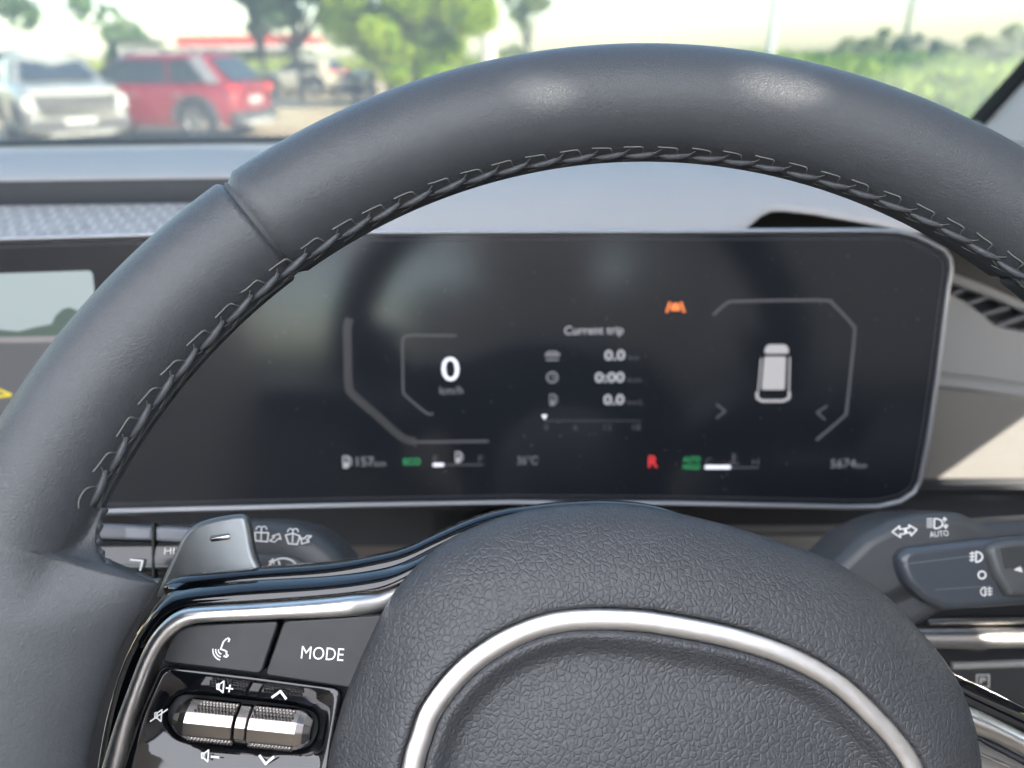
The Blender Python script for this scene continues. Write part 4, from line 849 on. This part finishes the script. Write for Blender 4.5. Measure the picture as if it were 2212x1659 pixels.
# overhanging branches near the car, top left
def branch(name, pts, y, n, lab):
    t = thing(name, lab, 'branch', (at(pts[0][0], y), y, 0)); P3 = []
    for (u, v) in pts:
        d_ = ray(u, v); P3.append(CAM+d_*(y/d_.y))
    mb = MB(); tube(mb, spline(P3, 4), lambda q: .02*(1-.7*q)+.004, 6); mb.build('stem', bark, t)
    mb = MB()
    for p in spline(P3, 5): leafquads(mb, [(tuple(p), (.22, .22, .16))], n, .07)
    mb.build('leaves', mid, t, clean=False)
branch('overhanging_branch', [(-120, -60), (-20, -20), (30, 10), (48, 35)], 9, 22, 'green leafy branch hanging in at the top left corner')
branch('overhanging_branch', [(100, -90), (140, -20), (165, 10), (205, 28), (238, 48)], 9, 7, 'thin drooping leafy branch above the white and red cars')
# bushes along the far edge of the field
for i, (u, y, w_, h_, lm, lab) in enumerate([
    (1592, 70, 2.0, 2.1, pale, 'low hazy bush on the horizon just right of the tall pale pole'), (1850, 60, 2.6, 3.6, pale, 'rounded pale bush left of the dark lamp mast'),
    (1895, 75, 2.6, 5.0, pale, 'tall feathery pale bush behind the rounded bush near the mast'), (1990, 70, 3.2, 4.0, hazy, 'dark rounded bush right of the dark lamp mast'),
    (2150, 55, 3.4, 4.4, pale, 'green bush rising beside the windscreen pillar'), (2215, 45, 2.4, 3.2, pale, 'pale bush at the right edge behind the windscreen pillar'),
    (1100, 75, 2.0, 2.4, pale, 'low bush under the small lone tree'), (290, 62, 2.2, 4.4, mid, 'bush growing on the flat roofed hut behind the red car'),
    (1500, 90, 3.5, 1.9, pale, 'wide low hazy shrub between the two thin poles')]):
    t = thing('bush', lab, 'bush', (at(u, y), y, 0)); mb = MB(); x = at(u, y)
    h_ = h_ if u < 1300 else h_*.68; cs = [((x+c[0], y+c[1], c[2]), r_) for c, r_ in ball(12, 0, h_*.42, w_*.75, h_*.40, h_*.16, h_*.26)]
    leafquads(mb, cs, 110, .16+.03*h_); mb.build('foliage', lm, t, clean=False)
    mb = MB()
    for q in ((-1, 0, 1) if h_ > 2.2 else (0,)): tube(mb, [Vector((x, y, -.05)), Vector((x+q*w_*.3, y, h_*.6))], .05, 6)
    mb.build('stems', bark, t)
# poles
def pole(u, y, hgt, r_, col, lab, lamp=False):
    t = thing('pole', lab, 'pole', (at(u, y), y, 0)); x = at(u, y); mb = MB(); tube(mb, [Vector((x, y, 0)), Vector((x, y, hgt*.5)), Vector((x, y, hgt))], lambda q: r_*(1-.35*q), 12); mb.build('shaft', mat('pole_paint', col, .5), t)
    mb = MB(); tube(mb, [Vector((x, y, 0)), Vector((x, y, .25))], r_*1.9, 12); mb.build('footing', mat('pole_foot', (.4, .4, .38), .8), t)
    if lamp:
        mb = MB(); tube(mb, [Vector((x-.5, y, hgt)), Vector((x, y, hgt+.12)), Vector((x+.5, y, hgt))], .07, 8); mb.build('lamp_arm', mat('pole_arm', col, .5), t)
pole(1662, 40, 9, .20, (.62, .64, .64), 'thick pale grey pole beyond the top of the steering wheel', True); pole(1416, 70, 11, .10, (.66, .68, .68), 'thin hazy pole left of the thick pale pole'); pole(1366, 80, 7, .10, (.7, .7, .7), 'faint short pole farthest left of the three pale poles')
pole(88, 50, 10, .14, (.55, .6, .6), 'faint grey pole above the white car', True); pole(1948, 72, 6.4, .24, (.12, .14, .13), 'dark lamp mast on the horizon between two bushes', True); pole(1055, 42, 5.2, .42, (.75, .68, .58), 'broad cream pillar right of the lime green tree')
# buildings
y = 75; x0 = at(395, y); x1 = at(660, y); t = thing('fuel_station', 'long low canopy with a red fascia band behind the red car', 'building', ((x0+x1)/2, y, 0))
mb = MB(); boxmb(mb, x0+1, x1-1, y+2, y+8, 0, 2.0); mb.build('wall', mat('station_wall', (.72, .72, .70), .7), t)
mb = MB(); boxmb(mb, x0, x1, y-1, y+8, 2.35, 3.2); mb.build('canopy_fascia', mat('red_fascia', (.62, .10, .08), .5), t)
mb = MB(); boxmb(mb, x0-.1, x1+.1, y-1.1, y+8.1, 2.05, 2.33); mb.build('canopy_underside', mat('white_edge', (.75, .72, .7), .5), t)
for q in range(4): mb = MB(); xx = x0+.6+(x1-x0-1.2)*q/3; boxmb(mb, xx-.15, xx+.15, y-.6, y-.3, 0, 2.04); mb.build('column', mat('station_column', (.7, .7, .7), .6), t)
for q in range(3): mb = MB(); xx = x0+2+(x1-x0-4)*q/2; boxmb(mb, xx-.8, xx+.8, y+1.96, y+1.99, .8, 1.7); mb.build('window', mat('station_glass', (.06, .07, .08), .1), t)
y = 58; x0 = at(252, y); x1 = at(316, y); t = thing('flat_roofed_hut', 'small hut with a dark flat roof behind the red car roof', 'building', ((x0+x1)/2, y, 0))
mb = MB(); boxmb(mb, x0+.2, x1-.2, y, y+3, 0, 2.4); mb.build('wall', mat('hut_wall', (.55, .52, .48), .8), t); mb = MB(); boxmb(mb, x0-.1, x1+.3, y-.3, y+3.2, 2.41, 2.7); mb.build('roof', mat('hut_roof', (.10, .12, .10), .7), t)
mb = MB(); boxmb(mb, x0+.5, x0+1.2, y-.03, y-.002, .02, 1.9); mb.build('door', mat('hut_door', (.2, .2, .2), .6), t)
# ------------------------------------------------------------------ cars
tyre_m = mat('tyre', (.03, .03, .03), .8); rimm = mat('alloy', (.38, .37, .36), .35, .8); glassd = mat('car_glass', (.02, .03, .032), .06, coat=.3); clad = mat('cladding', (.07, .07, .07), .6); plate = mat('plate', (.5, .5, .48), .5)
silv = mat('skid_silver', (.5, .5, .48), .4, .3); headl = mat('headlamp', (.75, .76, .78), .08, .3, coat=.5); taill = mat('tail_lamp', (.55, .02, .03), .15, coat=.4, emit=(.8, .05, .03), es=.25)
def car(name, label, loc, rz, paint, L_=4.3, W_=1.79, H_=1.62, hood=1.02, rear_rake=.28, cat='car', garnish=False, dark_grille=True, group='cars parked in the lot'):
    t = thing(name, label, cat, (loc[0], loc[1], 0), rz, group)
    hl = L_/2; ra = .36; wx = (-hl+.80, hl-.84); belt = hood+.02; cowl = hl-1.15; xr = -hl+.06
    def zb(x):
        z = .24
        for c in wx:
            d_ = abs(x-c)
            if d_ < ra+.06: z = max(z, .33+math.sqrt((ra+.06)**2-d_*d_))
        return z
    def hw(x): return W_/2*(1-.22*abs(x/hl)**7)
    def zt(x):
        if x > cowl: k = (x-cowl)/(hl-cowl); z = belt-.10*k-.28*max(0, (k-.90)/.10)**2
        else: z = belt
        if x < -hl+.12: z -= .10*((-hl+.12-x)/.12)**2
        return z
    xs = sorted(set([-hl, hl]+[-hl+L_*i/90 for i in range(91)])); rws = []
    for x in xs:
        b, T_, w_ = zb(x), zt(x), hw(x); e = 1-.12*max(0, (abs(x)-hl+.1)/.1)
        half = [(w_*.90, b), (w_*.985*e, b+.03), (w_*e, b+(T_-b)*.35), (w_*.985*e, b+(T_-b)*.62), (w_*e*.975, T_-.09), (w_*e*.93, T_-.02), (w_*e*.80, T_), (w_*.4, T_+.012)]
        rws.append([(x, p[0], p[1]) for p in half]+[(x, -p[0], p[1]) for p in half[::-1]])
    mb = MB(); grid(mb, rws, closed_u=True, cap0=True, cap1=True); body = mb.build('body', paint, t, local=True)
    # greenhouse
    bz = belt-.01; rz1 = H_-.05; wb = W_*.455; wt = W_*.355
    fb, ft, rb_, rt = cowl+.12, cowl-.74, xr+.04, xr+.04+rear_rake
    base = [(fb, 0), (fb-.10, wb*.88), (cowl-.2, wb), (0, wb), (rb_+.25, wb*.97), (rb_, wb*.80)]; top = [(ft, 0), (ft-.03, wt*.86), (ft-.25, wt*.98), (0, wt), (rt+.15, wt*.95), (rt, wt*.8)]
    cx_ = (ft+rt)/2
    def full(q, z, k=1):
        dz = lambda a: -.045*((a-cx_)/1.2)**2 if z > bz+.2 else 0
        return [(a, b*k, z+dz(a)) for a, b in q]+[(a, -b*k, z+dz(a)) for a, b in q[::-1] if b > 0]
    rws = [full(base, bz), full([((a+c)/2, (b+d_)/2*1.02) for (a, b), (c, d_) in zip(base, top)], (bz+rz1)/2), full(top, rz1), full([(cx_+(a-cx_)*.97, b*.9) for a, b in top], H_-.015), full([(cx_+(a-cx_)*.8, b*.6) for a, b in top], H_)]
    mb = MB(); grid(mb, rws, closed_u=True); mb.add(rws[-1], [tuple(range(len(rws[-1])))], True); mb.build('cabin_top', paint, t, local=True)
    def wpt(x, zf, sgn, off=.012):
        k = zf; yb = wb+(wt-wb)*k+.02*(4*k*(1-k))*W_*.0; return (x, sgn*(yb+off+.006), bz+(rz1-bz)*k)
    def lx(k, fb_, ft_): return fb_+(ft_-fb_)*k
    for sgn in (1, -1):
        segs = [(cowl-.16, ft-.10, .12, .10), (.10, .08, -.83, -.80), (-.90, -.88, rb_+.42, rt+.35)]
        for (f0, f1, r0, r1_) in segs:
            if f0-r0 < .15: continue
            mb = MB(); q = [wpt(f0, .05, sgn), wpt(f1, .88, sgn), wpt(r1_, .88, sgn), wpt(r0, .05, sgn)]; qi = [(p[0], p[1]-sgn*.03, p[2]) for p in q]
            mb.add(q+qi, [(0, 1, 2, 3), (0, 1, 5, 4), (1, 2, 6, 5), (2, 3, 7, 6), (3, 0, 4, 7), (7, 6, 5, 4)], False); mb.build('side_window', glassd, t, local=True)
        if garnish:
            mb = MB(); q = [wpt(rb_+.40, .05, sgn, .014), wpt(rt+.33, .9, sgn, .014), wpt(rt+.08, .98, sgn, .014), wpt(rb_+.12, .03, sgn, .014)]; qi = [(p[0], p[1]-sgn*.03, p[2]) for p in q]
            mb.add(q+qi, [(0, 1, 2, 3), (0, 1, 5, 4), (1, 2, 6, 5), (2, 3, 7, 6), (3, 0, 4, 7), (7, 6, 5, 4)], False); mb.build('pillar_garnish', mat('garnish', (.36, .33, .33), .35, .3), t, local=True)
        mb = MB(); tube(mb, [Vector((ft-.2, sgn*wt*.9, H_-.01)), Vector((ft-.35, sgn*wt*.92, H_+.045)), Vector((rt+.35, sgn*wt*.9, H_+.045)), Vector((rt+.2, sgn*wt*.88, H_-.01))], .018, 8); mb.build('roof_rail', clad, t, local=True)
        mb = MB(); pl = Pl((cowl-.28, sgn*(W_/2+.08), belt+.10), (0, 1, 0), (0, 0, 1)); slab(mb, pl, rnd([(-.09, -.06), (.09, -.06), (.09, .06), (-.09, .06)], .04), -.05, .05, .025); mb.build('wing_mirror', clad, t, local=True)
        for hx in (-.05, -.95):
            mb = MB(); tube(mb, [Vector((hx-.18, sgn*(W_/2+.0), belt-.20)), Vector((hx-.09, sgn*(W_/2+.03), belt-.19)), Vector((hx, sgn*(W_/2), belt-.20))], .014, 6); mb.build('door_handle', silv, t, local=True)
        for c in wx:
            mb = MB(); rws = []
            for k2 in range(19):
                a = math.pi*k2/18; rws.append([Vector((c+rr*math.cos(a), sgn*yy, .33+rr*math.sin(a))) for rr, yy in ((ra+.05, W_/2-.10), (ra+.055, W_/2+.018), (ra+.12, W_/2+.018), (ra+.13, W_/2-.03))])
            grid(mb, rws); mb.build('wheel_arch', clad, t, local=True)
            mb = MB(); prof_ = [(.20, .06), (.24, .0), (.33, .0), (.345, .02), (.345, .19), (.33, .21), (.2, .21)]; rws = []
            for k2 in range(33):
                a = 2*math.pi*k2/32; rws.append([(c+r_*math.cos(a), sgn*(W_/2-.012-q), .345+r_*math.sin(a)) for r_, q in prof_])
            grid(mb, rws); wh = mb.build('wheel', tyre_m, t, local=True)
            mb = MB(); ring_ = [[(c+r_*math.cos(2*math.pi*k2/32), sgn*(W_/2-.012-q), .345+r_*math.sin(2*math.pi*k2/32)) for r_, q in ((.245, .02), (.225, .015), (.21, .05), (.20, .12))] for k2 in range(33)]; grid(mb, ring_)
            for s5 in range(5):
                a = 2*math.pi*s5/5+.3; pl = Pl((c, sgn*(W_/2-.05), .345), (math.cos(a), 0, math.sin(a)), (-math.sin(a)*1, 0, math.cos(a))); slab(mb, pl, [(.0, -.035), (.22, -.022), (.22, .022), (0, .035)], -.02, .02)
            mb.build('alloy', rimm, wh, local=True)
    # screens
    def fbq(xb, xt, nm, sg):
        q = [(xb, -wb*.80, bz+.05), (xb, wb*.80, bz+.05), (xt, wt*.82, rz1-.05), (xt, -wt*.82, rz1-.05)]; qi = [(p[0]-sg*.05, p[1], p[2]) for p in q]
        mb = MB(); mb.add(q+qi, [(0, 1, 2, 3), (0, 1, 5, 4), (1, 2, 6, 5), (2, 3, 7, 6), (3, 0, 4, 7), (7, 6, 5, 4)], False); mb.build(nm, glassd, t, local=True)
    fbq(fb+.005, ft+.045, 'windshield', 1); fbq(rb_-.035, rt-.055, 'rear_window', -1)
    def face(nm, x, sg, pts, mt, th=.03, bev=.01, x2=None):
        pl = Pl((x, 0, 0), (0, sg, 0), (0, 0, 1)); mb = MB(); slab(mb, pl, rnd(pts, .03), -.08, th, bev); return mb.build(nm, mt, t, local=True)
    g = .30*W_
    face('grille', hl-.03, 1, [(-g-.05, .52), (g+.05, .52), (g+.14, .88), (-g-.14, .88)], clad if dark_grille else silv); face('lower_grille', hl-.03, 1, [(-g-.25, .27), (g+.25, .27), (g+.22, .50), (-g-.22, .50)], clad, .05)
    face('skid_plate', hl-.02, 1, [(-g, .22), (g, .22), (g, .30), (-g, .30)], silv, .04); face('number_plate', hl+.012, 1, [(-.25, .40), (.25, .40), (.25, .51), (-.25, .51)], plate, .01, .003)
    for sgn in (1, -1):
        face('headlamp', hl-.06, 1, sorted_quad(sgn, .62, W_*.47, .62, .86), headl, .03); face('fog_lamp', hl-.05, 1, sorted_quad(sgn, .62, .76, .42, .52), headl, .03)
        face('tail_lamp', -hl+.03, -1, sorted_quad(sgn, .52, W_*.46, .82, .96), taill, .03)
    face('tail_bar', -hl+.03, -1, [(-.55, .86), (.55, .86), (.55, .90), (-.55, .90)], taill, .02, .006); face('number_plate', -hl+.0, -1, [(-.26, .62), (.26, .62), (.26, .75), (-.26, .75)], plate, .02, .003)
    face('rear_bumper', -hl+.03, -1, [(-W_*.44, .26), (W_*.44, .26), (W_*.46, .50), (-W_*.46, .50)], clad, .05); face('rear_skid', -hl+.0, -1, [(-.5, .24), (.5, .24), (.55, .34), (-.55, .34)], silv, .06)
    return t
def sorted_quad(s, a, b, z0, z1): return [(a, z0), (b, z0+.03), (b, z1), (a, z1)] if s > 0 else [(-b, z0+.03), (-a, z0), (-a, z1), (-b, z1)]
def paintm(n, c): return mat(n, c, .28, .0, coat=.5, var=.03, vscale=2)
red = paintm('red_paint', (.26, .008, .02)); white = paintm('white_paint', (.40, .39, .345)); grey = paintm('grey_paint', (.42, .45, .46)); cream = paintm('cream_paint', (.60, .54, .42))
Y = 15.9; car('red_car', 'red compact SUV with a pale rear pillar parked beside the white car', (at(318, Y), Y), R(170), red, H_=1.54, hood=.98, garnish=True, rear_rake=.46)
Y = 13.6; car('white_car', 'white SUV facing us with a dark grille left of the red car', (at(147, Y)-.616*2.15, Y+.788*2.15), R(-52), white, L_=4.0, W_=1.72, H_=1.52, hood=1.06, rear_rake=.4)
Y = 32.; car('white_hatchback', 'white hatchback on the sandy ground beyond the red car', (at(645, Y), Y), R(180-14), cream, L_=3.5, W_=1.6, H_=1.36, hood=.88)
Y = 25.; car('grey_car', 'pale grey car cut off by the left edge of the view', (at(-20, Y), Y), R(-90+20), grey, H_=1.75, hood=1.05)
# ------------------------------------------------------------------ motorcycles
mcm = mat('bike_dark', (.05, .05, .06), .4); mcs = mat('bike_seat', (.03, .03, .03), .7); mct = [mat('bike_tank_blue', (.06, .08, .16), .2, coat=.5), mat('bike_tank_silver', (.5, .5, .5), .3, .5), mat('bike_tank_black', (.03, .03, .03), .2, coat=.5)]
def bike(loc, rz, k, lab):
    t = thing('motorcycle', lab, 'motorcycle', (loc[0], loc[1], 0), rz, 'motorcycles parked under the lime tree')
    for x in (-.64, .64):
        mb = MB(); tube(mb, [Vector((x+.28*math.cos(a), 0, .30+.28*math.sin(a))) for a in [2*math.pi*i/24 for i in range(25)]], .045, 8)
        for i in range(6): a = math.pi*i/6; tube(mb, [Vector((x-.26*math.cos(a), 0, .3-.26*math.sin(a))), Vector((x+.26*math.cos(a), 0, .3+.26*math.sin(a)))], .006, 4)
        mb.build('wheel', tyre_m, t, local=True)
    mb = MB(); tube(mb, [Vector((-.64, .08, .3)), Vector((-.1, .08, .36)), Vector((.15, .05, .6)), Vector((.36, 0, .86)), Vector((.64, 0, .3))], .025, 8); tube(mb, [Vector((-.64, -.1, .3)), Vector((-.1, -.14, .25)), Vector((.2, -.14, .3))], .04, 8); boxmb(mb, -.18, .18, -.12, .12, .26, .56); mb.build('frame', mcm, t, local=True)
    mb = MB(); tube(mb, [Vector((-.08, 0, .74)), Vector((.02, 0, .80)), Vector((.2, 0, .84)), Vector((.34, 0, .80))], lambda q: .06+.09*math.sin(math.pi*min(1, q+.1)), 12); mb.build('tank', mct[k], t, local=True)
    mb = MB(); tube(mb, [Vector((-.72, 0, .84)), Vector((-.55, 0, .80)), Vector((-.2, 0, .76)), Vector((-.04, 0, .77))], lambda q: .05+.05*math.sin(math.pi*q), 10); mb.build('seat', mcs, t, local=True)
    mb = MB(); tube(mb, [Vector((.22, .34, 1.04)), Vector((.34, .2, 1.0)), Vector((.38, 0, .94)), Vector((.34, -.2, 1.0)), Vector((.22, -.34, 1.04))], .015, 6); mb.build('handlebar', mcm, t, local=True)
    mb = MB(); tube(mb, [Vector((.40, 0, .86)), Vector((.46, 0, .86)), Vector((.52, 0, .86))], lambda q: .06+.03*q, 12); mb.build('headlight', headl, t, local=True)
for i, (u, y, a, lab) in enumerate([(745, 27, 70, 'blue tanked motorcycle at the left end of the parked row'), (772, 26.5, 80, 'silver tanked motorcycle second from the left in the parked row'), (800, 26, 100, 'black tanked motorcycle in the middle of the parked row'), (840, 25.0, 95, 'blue tanked motorcycle fourth from the left in the parked row'), (878, 24.4, 85, 'silver tanked motorcycle half hidden by the steering wheel rim')]):
    bike((at(u, y), y), R(a), i % 3, lab)
# ================================================================== LIGHT
sun_el = math.asin(SD.z); sun_az = math.atan2(SD.x, SD.y)
sl_ = bpy.data.lights.new('sun', 'SUN'); sl_.energy = 3.2; sl_.angle = R(.53); sl_.color = (1, .93, .82); so = bpy.data.objects.new('sun', sl_); COL.objects.link(so)
so.rotation_euler = SD.to_track_quat('Z', 'Y').to_euler()
w = bpy.data.worlds.new('World'); S.world = w; w.use_nodes = True; nt = w.node_tree; bg = nt.nodes['Background']; sk = nt.nodes.new('ShaderNodeTexSky'); sk.sky_type = 'NISHITA'; sk.sun_disc = False
sk.sun_elevation = sun_el; sk.sun_rotation = sun_az; sk.dust_density = .9; sk.air_density = 1.0; sk.ozone_density = 1.0
nt.links.new(sk.outputs[0], bg.inputs[0]); bg.inputs[1].default_value = .15
S.view_settings.view_transform = 'Standard'; S.view_settings.look = 'None'; S.view_settings.gamma = 1; S.view_settings.exposure = 2.95
S.cycles.max_bounces = 10; S.cycles.transparent_max_bounces = 12; S.cycles.caustics_reflective = False; S.cycles.caustics_refractive = False
